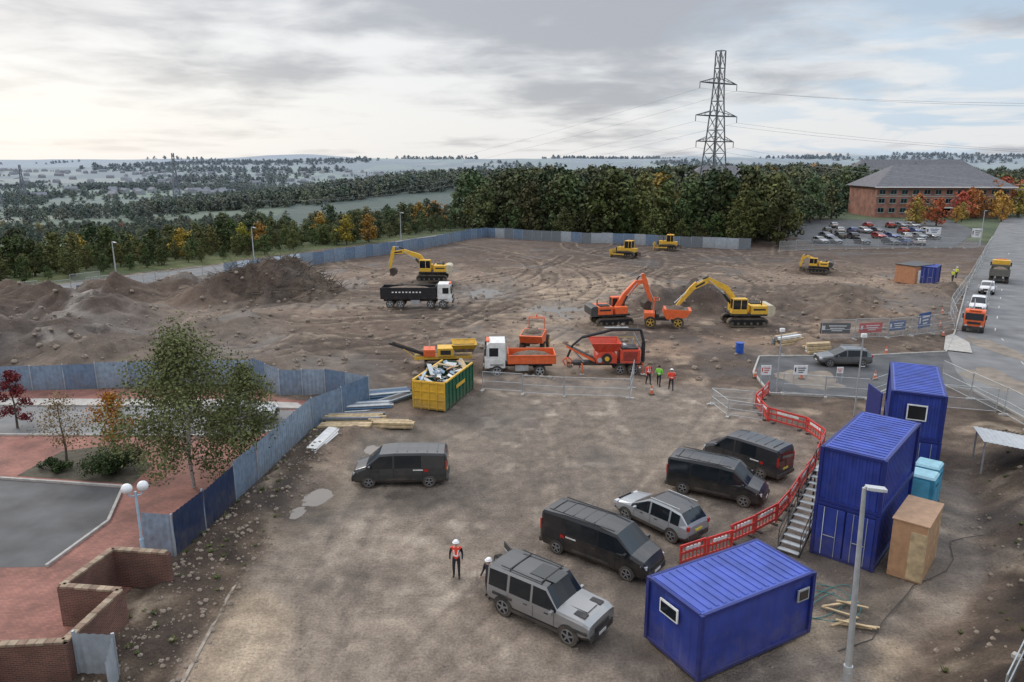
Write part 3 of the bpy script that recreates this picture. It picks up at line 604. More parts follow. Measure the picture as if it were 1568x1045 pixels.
def dumper(name,loc,rz):
    b=MB();og_=orangep
    b.prism([(-.2,1.0),(.2,1.0),(1.9,1.25),(2.4,2.0),(2.2,2.0),(-.5,2.1),(-.6,1.6)],-1.05,1.05,og_);b.prism([(-.3,2.05),(2.2,1.97),(2.0,2.03),(-.2,2.12)],-.95,.95,ld)
    b.sph((.8,0,2.0),1,ld,(.9,.8,.4))
    b.box((-1.1,0,.9),(2.4,.8,.35),blk);b.box((-2.0,0,1.25),(1.1,1.7,.7),og_);b.box((-1.2,0,1.25),(.5,.6,.3),blk);b.box((-1.35,0,1.6),(.12,.5,.5),blk)
    for s_ in(-1,1):
        b.tube([(-1.6,s_*.75,1.3),(-1.55,s_*.75,3.0),(-1.0,s_*.7,3.0)],.04,og_)
        for X_ in(-1.9,1.0): b.wheel(X_,s_*1.15,.62,.62,.42,s_,yel)
    b.tube([(-1.55,-.75,3),(-1.55,.75,3)],.04,og_);b.tube([(-1.0,-.7,3),(-1.0,.7,3)],.04,og_);b.cyl((-1.55,0,3.0),(-1.55,0,3.25),.07,orangep)
    return b.obj(name,loc,rz,.02)
dumper('site_dumper',(16.9,77.6,.1),-.15)
dumper('site_dumper',(2.1,66.9,.1),-1.75)
def tipper(name,loc,rz,cabm,bodym,L_=8.8,axles=(-3.4,-2.1,1.6,3.2),load=None,hb_=1.35,sc=1):
    b=MB();h=L_/2;r=.5
    b.box((-.2,0,.85),(L_-.8,.8,.25),blk);x1=h-1.9
    b.box((h-.95,0,1.15),(1.7,2.35,.75),cabm);b.prism([(h-1.85,1.5),(h-.08,1.5),(h-.3,2.75),(h-.5,2.95),(h-1.8,2.95)],-1.16,1.16,cabm)
    b.prism([(h-.05,1.75),(h-.02,1.75),(h-.22,2.6),(h-.27,2.6)],-1.02,1.02,glass)
    for s_ in(-1,1):
        b.box((h-.85,s_*1.168,2.15),(.75,.01,.72),glass);b.box((h-.15,s_*1.3,2.2),(.12,.18,.6),blk);b.box((h-.95,s_*1.18,.68),(.9,.05,.3),blk)
        b.box((-.2,s_*.85,.75),(1.1,.5,.5),steel)
        for X_ in axles: b.wheel(X_,s_*1.24,r,r,.5,s_,steel);b.box((X_,s_*1.0,1.08),(1.1,.45,.05),blk)
        b.box((h-.02,s_*.85,1.0),(.06,.3,.18),headl)
    b.box((h-.03,0,1.35),(.06,1.5,.3),blk);b.box((h,0,.75),(.12,2.3,.3),blk);b.box((h-.35,0,2.98),(.25,1.4,.12),orangep)
    z0=1.15;z1=z0+hb_;X0=-h;X1=x1-.15;t=.08
    b.box(((X0+X1)/2,0,z0),(X1-X0,2.3,.1),bodym)
    for s_ in(-1,1):
        b.box(((X0+X1)/2,s_*1.2,(z0+z1)/2),(X1-X0,t,hb_),bodym);b.box(((X0+X1)/2,s_*1.23,z1),(X1-X0,.12,.1),bodym)
        k=int((X1-X0)/.8)
        for i in range(k+1): b.box((X0+(X1-X0)*i/k,s_*1.25,(z0+z1)/2),(.08,.08,hb_),bodym)
    b.box((X1,0,(z0+z1)/2+.1),(t,2.4,hb_+.2),bodym);b.box((X0,0,(z0+z1)/2),(t,2.4,hb_),bodym)
    if load: b.sph(((X0+X1)/2,0,z1-.5),1,load,((X1-X0)*.47,1.12,.6))
    if L_>8: 
        for k in range(9): b.box((-2.9+k*.42,-1.295,z0+hb_*.62),(.22,.012,.16),white);b.box((-2.9+k*.42,1.295,z0+hb_*.62),(.22,.012,.16),white)
    return b.obj(name,loc,rz,.025,sc)
lw=mat('lorry_white',(.7,.7,.68),.4,dirt=.3)
tipper('tipper_truck',(-11.7,89.6,0),0,lw,mat('lorry_black',(.015,.015,.018),.45,dirt=.3),8.8,(-3.3,-2.0,1.7,3.2),ld)
tipper('tipper_truck',(.6,59.9,0),math.pi+.03,lw,orangep,6.0,(-1.7,1.9),ld,.7)
tipper('tipper_truck',(73.5,109.5,0),A(.56,.83),yel,mat('lorry_grey',(.12,.12,.1),.5,dirt=.5),6.5,(-2,-.8,2.1),ld,1.0)
tipper('tipper_truck',(49.4,76.4,0),A(-.56,-.83),orangep,orangep,4.6,(-1.3,1.4),ld,.6,.8)
def shredder(name,loc,rz):
    b=MB();rd=mat('shredder_red',(.62,.07,.035),.45,dirt=.45)
    b.box((0,0,.82),(6.0,.9,.28),blk);b.box((-2.9,0,.8),(1.2,.2,.15),blk)
    b.box((1.75,0,1.55),(1.7,1.9,1.15),rd);b.box((1.75,0,2.2),(1.4,1.5,.12),blk);b.cyl((2.2,.5,2.2),(2.2,.5,2.75),.08,steel);b.cyl((1.4,-.4,2.25),(1.4,.4,2.25),.2,steel)
    for k in range(7): b.box((1.75,-.96,1.25+k*.11),(1.2,.03,.05),blk);b.box((1.75,.96,1.25+k*.11),(1.2,.03,.05),blk)
    b.prism([(-1.1,1.0),(.6,1.0),(.6,1.7),(.3,2.0),(-.8,2.0),(-1.1,1.7)],-1.0,1.0,rd);b.cyl((-.25,-1.03,1.45),(-.25,-1.2,1.45),.42,blk,n=18);b.cyl((-.25,-1.2,1.45),(-.25,-1.24,1.45),.2,yel,n=14);b.cyl((-.85,-1.03,1.3),(-.85,-1.15,1.3),.2,steel,n=14)
    for s_ in(-1,1):
        b.add([(-1.2,s_*.85,2.0),(.7,s_*.85,2.0),(.95,s_*1.25,2.75),(-1.6,s_*1.25,2.75)],[(0,1,2,3)],rd);b.cyl((.95,s_*1.25,2.75),(-1.6,s_*1.25,2.75),.045,rd)
        for X_ in(-1.1,-.4,.3): b.box((X_,s_*1.08,2.37),(.06,.06,.8),rd,rx=-s_*.48)
    b.add([(.7,-.85,2.0),(.7,.85,2.0),(.95,1.25,2.75),(.95,-1.25,2.75)],[(0,1,2,3)],rd);b.add([(-1.2,-.85,2.02),(.7,-.85,2.02),(.7,.85,2.02),(-1.2,.85,2.02)],[(0,1,2,3)],dark)
    b.prism([(-1.2,1.0),(-3.6,2.3),(-3.55,2.42),(-1.2,1.25)],-.42,.42,blk)
    for s_ in(-1,1): b.prism([(-1.2,.95),(-3.65,2.3),(-3.65,2.45),(-1.2,1.2)],s_*.45-.03,s_*.45+.03,orangep);b.cyl((-3.0,s_*.4,1.95),(-1.9,s_*.4,.7),.04,steel)
    for X_ in (.9,2.0): 
        for s_ in(-1,1): b.wheel(X_,s_*1.15,.46,.46,.32,s_,rim);b.box((X_,s_*1.0,.98),(.95,.34,.04),blk)
    for X_ in(-2.3,2.85):
        for s_ in(-1,1): b.box((X_,s_*1.0,.5),(.12,.12,.95),orangep);b.box((X_,s_*1.0,.04),(.4,.4,.07),steel);b.box((X_,s_*.5,.85),(.1,1.0,.1),orangep)
    b.cyl((3.0,0,.9),(3.0,0,2.6),.17,blk);b.tube([(3.0,-.1,2.6),(2.7,-.1,3.7),(.4,-.2,3.75),(-2.3,-.3,3.1)],.13,blk,8);b.tube([(-2.3,-.3,3.1),(-3.1,-.3,2.4),(-3.5,-.3,1.4)],.1,blk,8)
    for k in range(4): a_=k*1.57;b.tube([(-3.5,-.3,1.4),(-3.5+math.cos(a_)*.4,-.3+math.sin(a_)*.3,1.1),(-3.5+math.cos(a_)*.15,-.3,.65)],.06,orangep)
    b.cyl((2.9,.1,1.9),(2.0,-.05,3.6),.08,steel);b.cyl((1.6,-.2,3.9),(-.4,-.2,3.9),.07,steel)
    b.tube([(.9,.95,2.1),(.9,.95,2.8),(2.4,.95,2.8),(2.4,.95,2.1)],.025,yel)
    return b.obj(name,loc,rz,.015)
shredder('wood_shredder',(8.2,60.4,0),.02)
def crusher(name,loc,rz,sc=1):
    b=MB();tracks(b,3.4,.45,2.0,.8);b.box((0,0,1.0),(5.0,1.2,.25),yel);b.box((.2,0,1.5),(1.4,1.5,.7),yel);b.box((.2,-.76,1.5),(.9,.02,.4),blk)
    for s_ in(-1,1): b.add([(1.0,s_*.6,1.5),(2.6,s_*.6,1.5),(2.9,s_*1.1,2.2),(.7,s_*1.1,2.2)],[(0,1,2,3)],yel);b.cyl((2.9,s_*1.1,2.2),(.7,s_*1.1,2.2),.05,yel)
    b.add([(2.6,-.6,1.5),(2.6,.6,1.5),(2.9,1.1,2.2),(2.9,-1.1,2.2)],[(0,1,2,3)],yel);b.prism([(1,1.5),(2.6,1.5),(2.7,1.85),(.9,1.85)],-.8,.8,ld)
    b.prism([(-1,1.0),(-4.6,2.3),(-4.6,2.42),(-1,1.22)],-.45,.45,blk);b.box((-1.2,0,1.45),(1.0,1.4,.6),orangep);b.cyl((-1.2,.4,1.8),(-1.2,.4,2.3),.06,steel)
    for s_ in(-1,1): b.prism([(-.9,.92),(-4.65,2.28),(-4.65,2.4),(-.9,1.12)],s_*.48-.03,s_*.48+.03,blk);b.cyl((-3.4,s_*.5,1.85),(-2.1,s_*.5,.7),.04,yel)
    b.prism([(-4.4,2.38),(-1.5,1.36),(-1.5,1.42),(-4.3,2.5)],-.3,.3,ld)
    return b.obj(name,loc,rz,.015,sc)
crusher('tracked_crusher',(-6.0,61.8,0),.1,1.0)
def skip(name,loc,rz):
    b=MB();gr=mat('skip_green',(.015,.11,.055),.5,dirt=.4);L_,w,h=5.6,2.45,2.1
    b.box((L_/2,0,.2),(L_,w,.12),gr)
    for s_ in(-1,1):
        b.box((L_/2,s_*w/2,h/2+.15),(L_,.07,h),gr);b.box((L_/2,s_*(w/2+.03),h+.15),(L_,.14,.12),yel)
        for i in range(9): b.box((L_*i/8,s_*(w/2+.06),h/2+.15),(.1,.1,h),gr)
    b.box((0,0,h/2+.15),(.08,w,h),yel);b.box((L_,0,h/2+.15),(.08,w,h),gr);b.box((L_,0,h+.1),(.12,w,.1),gr)
    for i in range(5): b.box((-.07,-w/2+w*i/4,h/2+.15),(.08,.1,h),yel)
    for zz in(.3,.9,1.5,2.15): b.box((-.065,0,zz),(.06,w,.09),yel)
    b.box((L_/2,-w/2-.042,1.45),(2.6,.012,.5),gr);b.box((L_/2,-w/2-.125,1.4),(1.8,.012,.28),yel)
    for X_ in(.4,L_-.4): 
        for s_ in(-1,1): b.cyl((X_,s_*.8,.12),(X_,s_*.95,.12),.13,steel)
    for i in range(60):
        b.box((random.uniform(.3,L_-.3),random.uniform(-.9,.9),random.uniform(1.7,2.45)),(random.uniform(.3,1.3),random.uniform(.1,.4),.05),random.choice([wood,blk,white,steel,ply,hb[1],wood]),rz=random.uniform(0,3),ry=random.uniform(-.6,.6),rx=random.uniform(-.5,.5))
    return b.obj(name,loc,rz,.01)
skip('rubbish_skip',(-5.95,50.1,0),A(1.5,4.9))
# ------------------------------------------------------------------ containers
cbl=mat('container_blue',(.028,.05,.27),.42,.1,.2,1.2,dirt=.25);cbr=mat('container_roof_blue',(.05,.085,.37),.4,.1,.25,1.3,dirt=.15);cbd=mat('container_trim',(.014,.025,.16),.45,.1,dirt=.2)
def container(name,o,rz,L_,W,z0,H_,corr=.04,pitch=.28,doors=True,windows=(),m=cbl,mr_=cbr):
    b=MB();z1=z0+H_
    def wall(ax,ay,bx,by):
        d=math.hypot(bx-ax,by-ay);ux,uy=(bx-ax)/d,(by-ay)/d;n=max(2,round(d/pitch));v=[];f=[]
        for i in range(n):
            for t,oo in ((i/n,0),((i+.4)/n,0),((i+.5)/n,corr),((i+.9)/n,corr)): v+=[(ax+ux*d*t-uy*oo,ay+uy*d*t+ux*oo,z0+.1),(ax+ux*d*t-uy*oo,ay+uy*d*t+ux*oo,z1-.08)]
        v+=[(bx,by,z0+.1),(bx,by,z1-.08)]
        for i in range(len(v)//2-1): f.append((2*i,2*i+2,2*i+3,2*i+1))
        b.add(v,f,m)
    i_=.03
    wall(i_,i_,L_-i_,i_);wall(L_-i_,i_,L_-i_,W-i_);wall(L_-i_,W-i_,i_,W-i_);wall(i_,W-i_,i_,i_)
    for X_ in(0,L_):
        for Y_ in(0,W): b.box((X_,Y_,(z0+z1)/2),(.15,.15,H_),cbd)
        b.box((X_,W/2,z1-.05),(.12,W-.16,.13),cbd);b.box((X_,W/2,z0+.07),(.12,W-.16,.14),cbd)
    for Y_ in(0,W): b.box((L_/2,Y_,z1-.05),(L_-.16,.12,.13),cbd);b.box((L_/2,Y_,z0+.07),(L_-.16,.12,.14),cbd)
    b.box((L_/2,W/2,z1-.03),(L_-.1,W-.1,.06),mr_);b.box((L_/2,W/2,z0+.1),(L_-.1,W-.1,.08),dark)
    n=int(L_/.33)
    for i in range(n): b.box((L_*(i+.5)/n,W/2,z1+.015),(.14,W-.25,.04),mr_,taper=.97)
    if doors:
        for k in(0,1):
            Y_=W*(.26+.48*k);b.box((-.045,Y_,(z0+z1)/2),(.05,W*.45,H_-.3),m)
            for q in(-.28,.28): b.cyl((-.1,Y_+q,z0+.15),(-.1,Y_+q,z1-.15),.02,steel,n=6)
            b.box((-.11,Y_,z0+1.1),(.02,.5,.05),steel)
    for (sd,a_,c_,w_,h_) in windows:
        if sd=='x': b.box((-.06,a_,z0+c_),(.06,w_,h_),white);b.box((-.096,a_,z0+c_),(.02,w_-.14,h_-.14),glass)
        if sd=='y': b.box((a_,-.06,z0+c_),(w_,.06,h_),steel);b.box((a_,-.096,z0+c_),(w_-.14,.02,h_-.14),glass)
        if sd=='d': b.box((a_,-.04,z0+1.15),(.95,.08,2.05),cbd);b.box((a_+.35,-.09,z0+1.1),(.05,.04,.12),steel)
    return b.obj(name,(o[0],o[1],0),rz,.012)
container('site_cabin',(6.4,21.7),A(.873,.488),5.55,2.75,.12,2.55,.02,.95,False,[('x',1.55,1.85,.95,.55),('y',5.0,1.8,.6,.5)])
b=MB()
for X_ in(.4,5.2):
    for Y_ in(.4,2.3): b.box((X_,Y_,.06),(.4,.4,.12),conc)
b.cyl((5.75,.3,.27),(5.75,.55,.27),.27,tyre,n=18);b.cyl((5.75,1.1,.27),(5.75,1.35,.27),.27,tyre,n=18);b.obj('cabin_support',(6.4,21.7,0),A(.873,.488))
rb=A(.645,.764)
container('shipping_container',(15.8,28.8),rb,6.0,2.6,0,2.6);container('shipping_container',(15.83,28.83),rb,6.0,2.6,2.62,2.6,doors=False)
rc=A(.44,.9)
container('shipping_container',(23.4,37.5),rc,6.6,2.6,0,2.6);container('shipping_container',(23.42,37.55),rc,6.6,2.6,2.62,2.6,doors=False,windows=[('x',1.3,1.5,1.0,.9)])
b=MB();b.box((0,0,3.9),(.08,1.9,2.3),cbd);b.box((.5,0,2.7),(1.2,1.9,.08),steel);b.obj('container_door',(20.6,39.6,0),rc-1.2,.01)
b=MB();n=13
for i in range(n):
    X_=-.9+i*.36;Z_=.2*(i+1);b.box((X_,0,Z_),(.28,.95,.04),steel)
for s_ in(-1,1):
    b.box((1.25,s_*.5,1.35),(5.1,.05,.22),blk,ry=-math.atan2(.2,.36));b.tube([(-.9,s_*.5,1.1),(3.5,s_*.5,3.65),(5.0,s_*.5,3.65)],.025,blk)
    b.tube([(-.9,s_*.5,.65),(3.5,s_*.5,3.2),(5.0,s_*.5,3.2)],.02,blk)
    for i in range(5): X_=-.9+i*1.1;b.cyl((X_,s_*.5,.1+i*.61),(X_,s_*.5,1.1+i*.64),.022,blk,n=6)
b.box((4.3,0,2.62),(1.5,1.05,.06),steel)
for X_ in(3.65,4.95): b.cyl((X_,.5,0),(X_,.5,2.6),.04,blk)
b.obj('staircase',(13.25,30.95,0),rb)
b=MB();b.box((1.4,.65,1.35),(2.8,1.35,2.65),ply);b.box((1.4,.65,2.7),(2.9,1.45,.06),mat('ply_roof',(.45,.28,.17),.7));b.box((-.01,.3,1.2),(.03,.6,2.2),wood)
for X_ in(.02,.95,1.9,2.78): b.box((X_,-.02,1.35),(.07,.04,2.6),wood)
b.obj('plywood_store',(17.35,27.75,0),rb,.01)
tq=mat('toilet_turquoise',(.06,.3,.45),.5,dirt=.15)
for px,py in ((20.85,34.3),(21.8,35.6)):
    b=MB();b.box((0,0,1.1),(1.15,1.15,2.1),tq);b.box((0,0,2.2),(1.2,1.2,.12),mat('toilet_roof',(.3,.52,.6),.5),taper=.85);b.box((-.59,0,1.1),(.03,.75,1.85),mat('toilet_door',(.1,.4,.55),.5));b.box((0,-.59,1.1),(.75,.03,1.7),tq);b.box((0,-.61,1.75),(.5,.02,.1),blk)
    for s_ in(-1,1): b.box((s_*.56,-.56,1.1),(.08,.08,2.12),tq)
    b.box((0,0,.05),(1.25,1.25,.1),blk);b.obj('portable_toilet',(px,py,0),rb,.03)
b=MB()
for i in range(30): b.box((i*.12,0,.02*(i%2)-i*.012),(.12,2.6,.02),mat('corrugated_sheet',(.55,.57,.58),.4,.3,.15,dirt=.2))
for X_ in(.1,3.4):
    for Y_ in(-1,1): b.cyl((X_,Y_,-2.0),(X_,Y_,-.05),.05,steel)
b.obj('lean_to_roof',(26.7,39.3,2.4),-.35)
# ------------------------------------------------------------------ brick enclosure
def wall(name,P,h,w=.24):
    b=MB()
    for (ax,ay),(bx,by) in zip(P,P[1:]):
        d=math.hypot(bx-ax,by-ay);rz=A(bx-ax,by-ay);b.box(((ax+bx)/2,(ay+by)/2,h/2),(d+w*.98,w,h),wallb,rz=rz)
        k=max(1,round(d/.3))
        for i in range(k):
            t=(i+.5)/k;b.box((ax+(bx-ax)*t,ay+(by-ay)*t,h+.045),(d/k-.015,w+.04,.09),mat('coping_brick_%d'%(i*7%3),((.26,.19,.13),(.2,.13,.09),(.3,.23,.16))[i*7%3],.8,var=.3),rz=rz)
    return b.obj(name,bevel=.008)
wall('brick_wall',[(-14.4,27.5),(-16.8,27.8),(-17.3,25.05),(-14.9,24.75),(-15.2,21.7),(-17.6,21.5),(-17.8,18)],1.65)
hoarding('enclosure_gate',[(-15.0,21.9),(-13.6,21.8)],1.6,[hw],.3,0,1.4);hoarding('enclosure_gate',[(-13.6,21.8),(-13.0,20.2)],1.6,[hw],.3,0,1.4)
# ------------------------------------------------------------------ lamps / poles
def slamp(name,loc,h,rz=0,arm=.9,r=.09,tilt=0):
    b=MB();b.cyl((0,0,-.1),(0,0,1.2),r*1.5,steel,n=12);b.cyl((0,0,1.2),(0,0,h),r*1.1,steel,r*.65,n=12)
    b.tube([(0,0,h-.02),(arm*.4,0,h+.04),(arm,0,h+.0)],r*.45,steel,8);b.box((arm+.25,0,h-.02),(.6,.26,.1),mat('lamp_head',(.5,.51,.52),.4),ry=.12);b.box((arm+.25,0,h-.08),(.4,.2,.03),white,ry=.12)
    b.box((0,-r*1.4,.8),(.12,.04,.4),steel)
    o=b.obj(name,loc,rz,.01);o.rotation_euler=(0,tilt,rz);return o
slamp('street_lamp',(11.25,21.1,0),7.6,-.1,.1,.1,-.03)
for px,py,h_,a_ in((-57.5,105.5,6.3,-.6),(-46.3,131,6.2,-.6),(-25.6,169.5,6.2,-.6),(99.5,156,7.5,.6),(150,215,7,.6)): slamp('street_lamp',(px,py,0),h_,a_,.5,.1)
for px,py,h_ in((20.6,54.4,5.2),(24.3,49.2,6)): 
    b=MB();b.cyl((0,0,0),(0,0,h_),.06,steel,.045,n=8);b.box((.0,-.08,h_-.15),(.35,.2,.25),white);b.cyl((0,0,h_*.6),(.35,0,h_*.6),.03,steel);b.obj('camera_pole',(px,py,0),0)
b=MB();lb=mat('lamp_post_blue',(.35,.5,.6),.5);b.cyl((0,0,0),(0,0,1),.09,lb,n=12);b.cyl((0,0,1),(0,0,3.3),.055,lb,n=12)
for s_ in(-1,1): b.tube([(0,0,3.1),(s_*.22,0,3.12),(s_*.3,0,3.25)],.03,lb);b.sph((s_*.32,0,3.5),.24,mat('globe_lamp',(.75,.76,.76),.3),n=16,k=12)
b.obj('globe_street_lamp',(-16.7,29.9,0),.5)
sb=mat('sign_blue',(.03,.08,.22),.5);sk=mat('sign_dark',(.03,.03,.035),.5);sr=mat('sign_red',(.5,.03,.03),.5);sw=mat('sign_white',(.7,.7,.7),.5)
def board(name,loc,w,h,m,rz=0,z=1.2,m2=sw):
    b=MB();b.box((0,0,z),(w,.05,h),m)
    for k in range(3): b.box((w*.07-k*.03,-.032,z+h*(.22-.22*k)),(w*(.6-.12*k),.012,h*.09),m2)
    b.box((-w*.4,-.032,z+.05),(w*.1,.012,h*.4),m2)
    for s_ in(-1,1): b.cyl((s_*w*.45,.06,0),(s_*w*.45,.06,z+h/2),.035,steel)
    return b.obj(name,loc,rz)
board('banner_sign',(32.6,71.9,0),3.0,1.1,sk);board('banner_sign',(36.3,72.2,0),2.6,1,sr,.2);board('banner_sign',(39.5,73.2,0),2.2,1,sb,.35);board('banner_sign',(43.2,74.9,0),2.4,1.6,sb,.6,1.4)
board('info_sign',(-57,97.3,0),2.8,1.2,sb,.7,.9);board('info_sign',(20.6,57,0),.8,.8,sw,0,1.1,sr);board('info_sign',(23.4,57,0),1.1,.8,sw,0,1.1,sk);board('info_sign',(26.6,57,0),.5,.5,sw,0,1.1,sr)
board('direction_sign',(95,166,0),3,1.6,sw,-.3,2.4,sb);board('direction_sign',(103,163,0),2,2,sw,-.3,2.2,sk)
heras('mesh_fence',[(-57,97),(-50,106)],1.9)
b=MB();bb=mat('barrel_blue',(.02,.09,.4),.45);b.cyl((0,0,.02),(0,0,1.15),.36,bb,n=20)
for zz in(.05,.4,.78,1.15): b.cyl((0,0,zz-.025),(0,0,zz+.025),.385,bb,n=20)
b.obj('barrel',(21.2,66,.0),0,.01)
for px,py in((44.5,73.5),(46.8,78),(20.3,58.6),(24,58.2),(51,85),(10.8,54),(30,58),(35,66.2)):
    b=MB();b.box((0,0,.03),(.42,.42,.06),blk);b.cyl((0,0,.06),(0,0,.75),.16,orangep,.03,n=14);b.cyl((0,0,.36),(0,0,.5),.107,white,.08,n=14);b.obj('traffic_cone',(px,py,.02))
def stack(name,loc,rz,L_,n,rows,mm,pipe=False,r=.08,j=.25):
    b=MB()
    for k in range(rows):
        for i in range(n-k):
            c_=((random.uniform(-j,j)),(i-(n-k)/2)*r*2.15,.1+k*r*1.9+r);m_=random.choice(mm)
            if pipe: b.cyl((c_[0]-L_/2,c_[1],c_[2]),(c_[0]+L_/2,c_[1],c_[2]),r,m_,n=9)
            else: b.box(c_,(L_,r*1.9,r*1.5),m_,rz=random.uniform(-.03,.03))
    for X_ in(-L_*.35,L_*.35): b.box((X_,0,.06),(.1,n*r*2,.1),wood)
    return b.obj(name,loc,rz,.005)
gp=mat('pipe_grey',(.2,.22,.24),.5,.3);bp_=mat('pipe_blue',(.06,.12,.2),.5);po=mat('plank_old',(.25,.2,.15),.8)
stack('scaffold_stack',(-9.6,53.2,0),.3,3.6,9,3,[gp,bp_,steel],True,.09);stack('scaffold_stack',(-10.7,50.4,0),.15,3.8,9,3,[gp,bp_,steel],True);stack('plank_stack',(-10.9,48,0),.05,4,6,2,[wood,gp],False,.11)
stack('plank_stack',(-8.2,46.9,0),-.05,2.8,5,2,[wood],False,.1);stack('plank_stack',(-11.3,46.3,0),0,3.4,5,2,[wood,po],False,.1);stack('girder_stack',(-9,51.6,0),.9,3.4,5,2,[gp,blk],False,.12)
b=MB()
for i in range(3): b.box((0,i*.1-.1,.25+i*.07),(4.3-.3*i,.62,.04),white,rz=.03*i,rx=.1)
b.obj('insulation_panel',(-12.0,43.9,0),A(.8,4.1))
stack('pallet_stack',(28.8,66.9,0),.2,2.4,4,3,[white,wood],False,.16);stack('pallet_stack',(27,70,0),.5,3,5,3,[wood,white,gp],False,.16)
b=MB()
for i in range(7): b.box((random.uniform(-.5,.5),random.uniform(-1.0,1.0),.05+.03*i),(random.uniform(.6,1.6),.1,.04),wood,rz=random.uniform(0,3))
b.obj('scrap_timber',(13.4,25.3,0))
b=MB()
for k in range(2):
    P=[(math.cos(t*.35+k)*(1+.03*t)+k*.3,math.sin(t*.35+k*2)*(.8+.03*t),.03+.02*k) for t in range(24)];b.tube(P,.016,mat('hose_teal',(.03,.2,.2),.5),5)
b.obj('hose',(12.6,26.4,0))
b=MB();cx=[12+.7*t+.3*math.sin(t*1.3) for t in range(16)];cy=[23+.62*t+.4*math.cos(t) for t in range(16)];b.tube([(a_,c_,max(h_,0)+.04) for a_,c_,h_ in zip(cx,cy,gzv(cx,cy))],.02,blk,5);b.obj('cable')
b=MB();b.box((0,0,1.3),(4.2,3.2,2.6),mat('shed_orange',(.4,.19,.1),.8));b.box((0,0,2.68),(4.4,3.4,.12),cw);b.box((-1,-1.62,1.1),(.9,.04,1.9),white);b.box((1.1,-1.62,1.6),(.9,.04,.7),glass);b.obj('brick_kiosk',(60,108.5,0),.5,.02)
container('shipping_container',(61.5,105.5),.9,4,2.4,0,2.6)
# ------------------------------------------------------------------ office building
ob=brickmat('office_brick',(.3,.13,.09),(.24,.1,.07),(.28,.2,.16),2.2);slate=mat('slate_roof',(.12,.118,.13),.75,var=.2,scale=1)
def office(name,cx,cy,w,d,eave,ridge,rz=0):
    b=MB();b.box((0,0,eave/2),(w,d,eave),ob);o=1.2;r=ridge;ins=d*.42
    v=[(-w/2-o,-d/2-o,eave),(w/2+o,-d/2-o,eave),(w/2+o,d/2+o,eave),(-w/2-o,d/2+o,eave),(-w/2+ins,0,r),(w/2-ins,0,r)]
    b.add(v,[(0,1,5,4),(1,2,5),(2,3,4,5),(3,0,4),(3,2,1,0)],slate);b.box((0,-d/2-o,eave),(w+2*o,.25,.35),white)
    n=int(w/3.4);tf=mat('frame_turquoise',(.15,.3,.32),.5)
    for k in range(n):
        X_=-w/2+w*(k+.5)/n
        for zz in (eave*.24,eave*.55,eave*.84):
            b.box((X_,-d/2-.03,zz),(2.0,.1,1.5),tf);b.box((X_-.48,-d/2-.09,zz),(.85,.03,1.3),glass);b.box((X_+.48,-d/2-.09,zz),(.85,.03,1.3),glass);b.box((X_,-d/2-.06,zz-.85),(2.2,.16,.16),conc)
    b.box((0,-d/2-.02,eave*.7),(w,.06,.3),conc);b.box((0,-d/2-1,3.2),(5,2,.3),white);b.box((0,-d/2-.1,1.5),(3.5,.1,2.8),glass)
    return b.obj(name,(cx,cy,0),rz)
office('office_building',139,250,42,22,9.6,16.6,-.05)
office('office_building',73,266,30,22,9.5,16.2,0)
office('office_building',175,330,60,20,10,18.5,0)
# ------------------------------------------------------------------ distant town
b=MB();tw=[mat('town_wall_%d'%i,c_,.9) for i,c_ in enumerate([(.3,.32,.34),(.36,.36,.36),(.26,.26,.28)])];trf=mat('town_roof',(.2,.21,.24),.9)
hx_=[];hy_=[]
for cx_,cy_,n_,sp_ in ((-900,2100,50,220),(-300,2600,50,300),(-1500,2600,50,300),(-600,1350,26,120),(500,2800,40,300)):
    for i in range(n_): hx_.append(random.gauss(cx_,sp_));hy_.append(random.gauss(cy_,sp_*.5))
for px,py,h_ in zip(hx_,hy_,terr(np.array(hx_),np.array(hy_))):
    w_=random.uniform(10,26);rr=random.uniform(0,3);mm=random.choice(tw);M=Matrix.Translation((px,py,h_))@Matrix.Rotation(rr,4,'Z')
    b.add([(-w_/2,-5,-2),(w_/2,-5,-2),(w_/2,5,-2),(-w_/2,5,-2),(-w_/2,-5,6),(w_/2,-5,6),(w_/2,5,6),(-w_/2,5,6),(-w_/2,0,10),(w_/2,0,10)],[(0,1,5,4),(1,2,6,9,5),(2,3,7,6),(3,0,4,8,7)],mm,False,M)
    b.add([(-w_/2,-5.4,5.8),(w_/2,-5.4,5.8),(w_/2,0,10.1),(-w_/2,0,10.1),(w_/2,5.4,5.8),(-w_/2,5.4,5.8)],[(0,1,2,3),(3,2,4,5)],trf,False,M)
b.obj('distant_town')
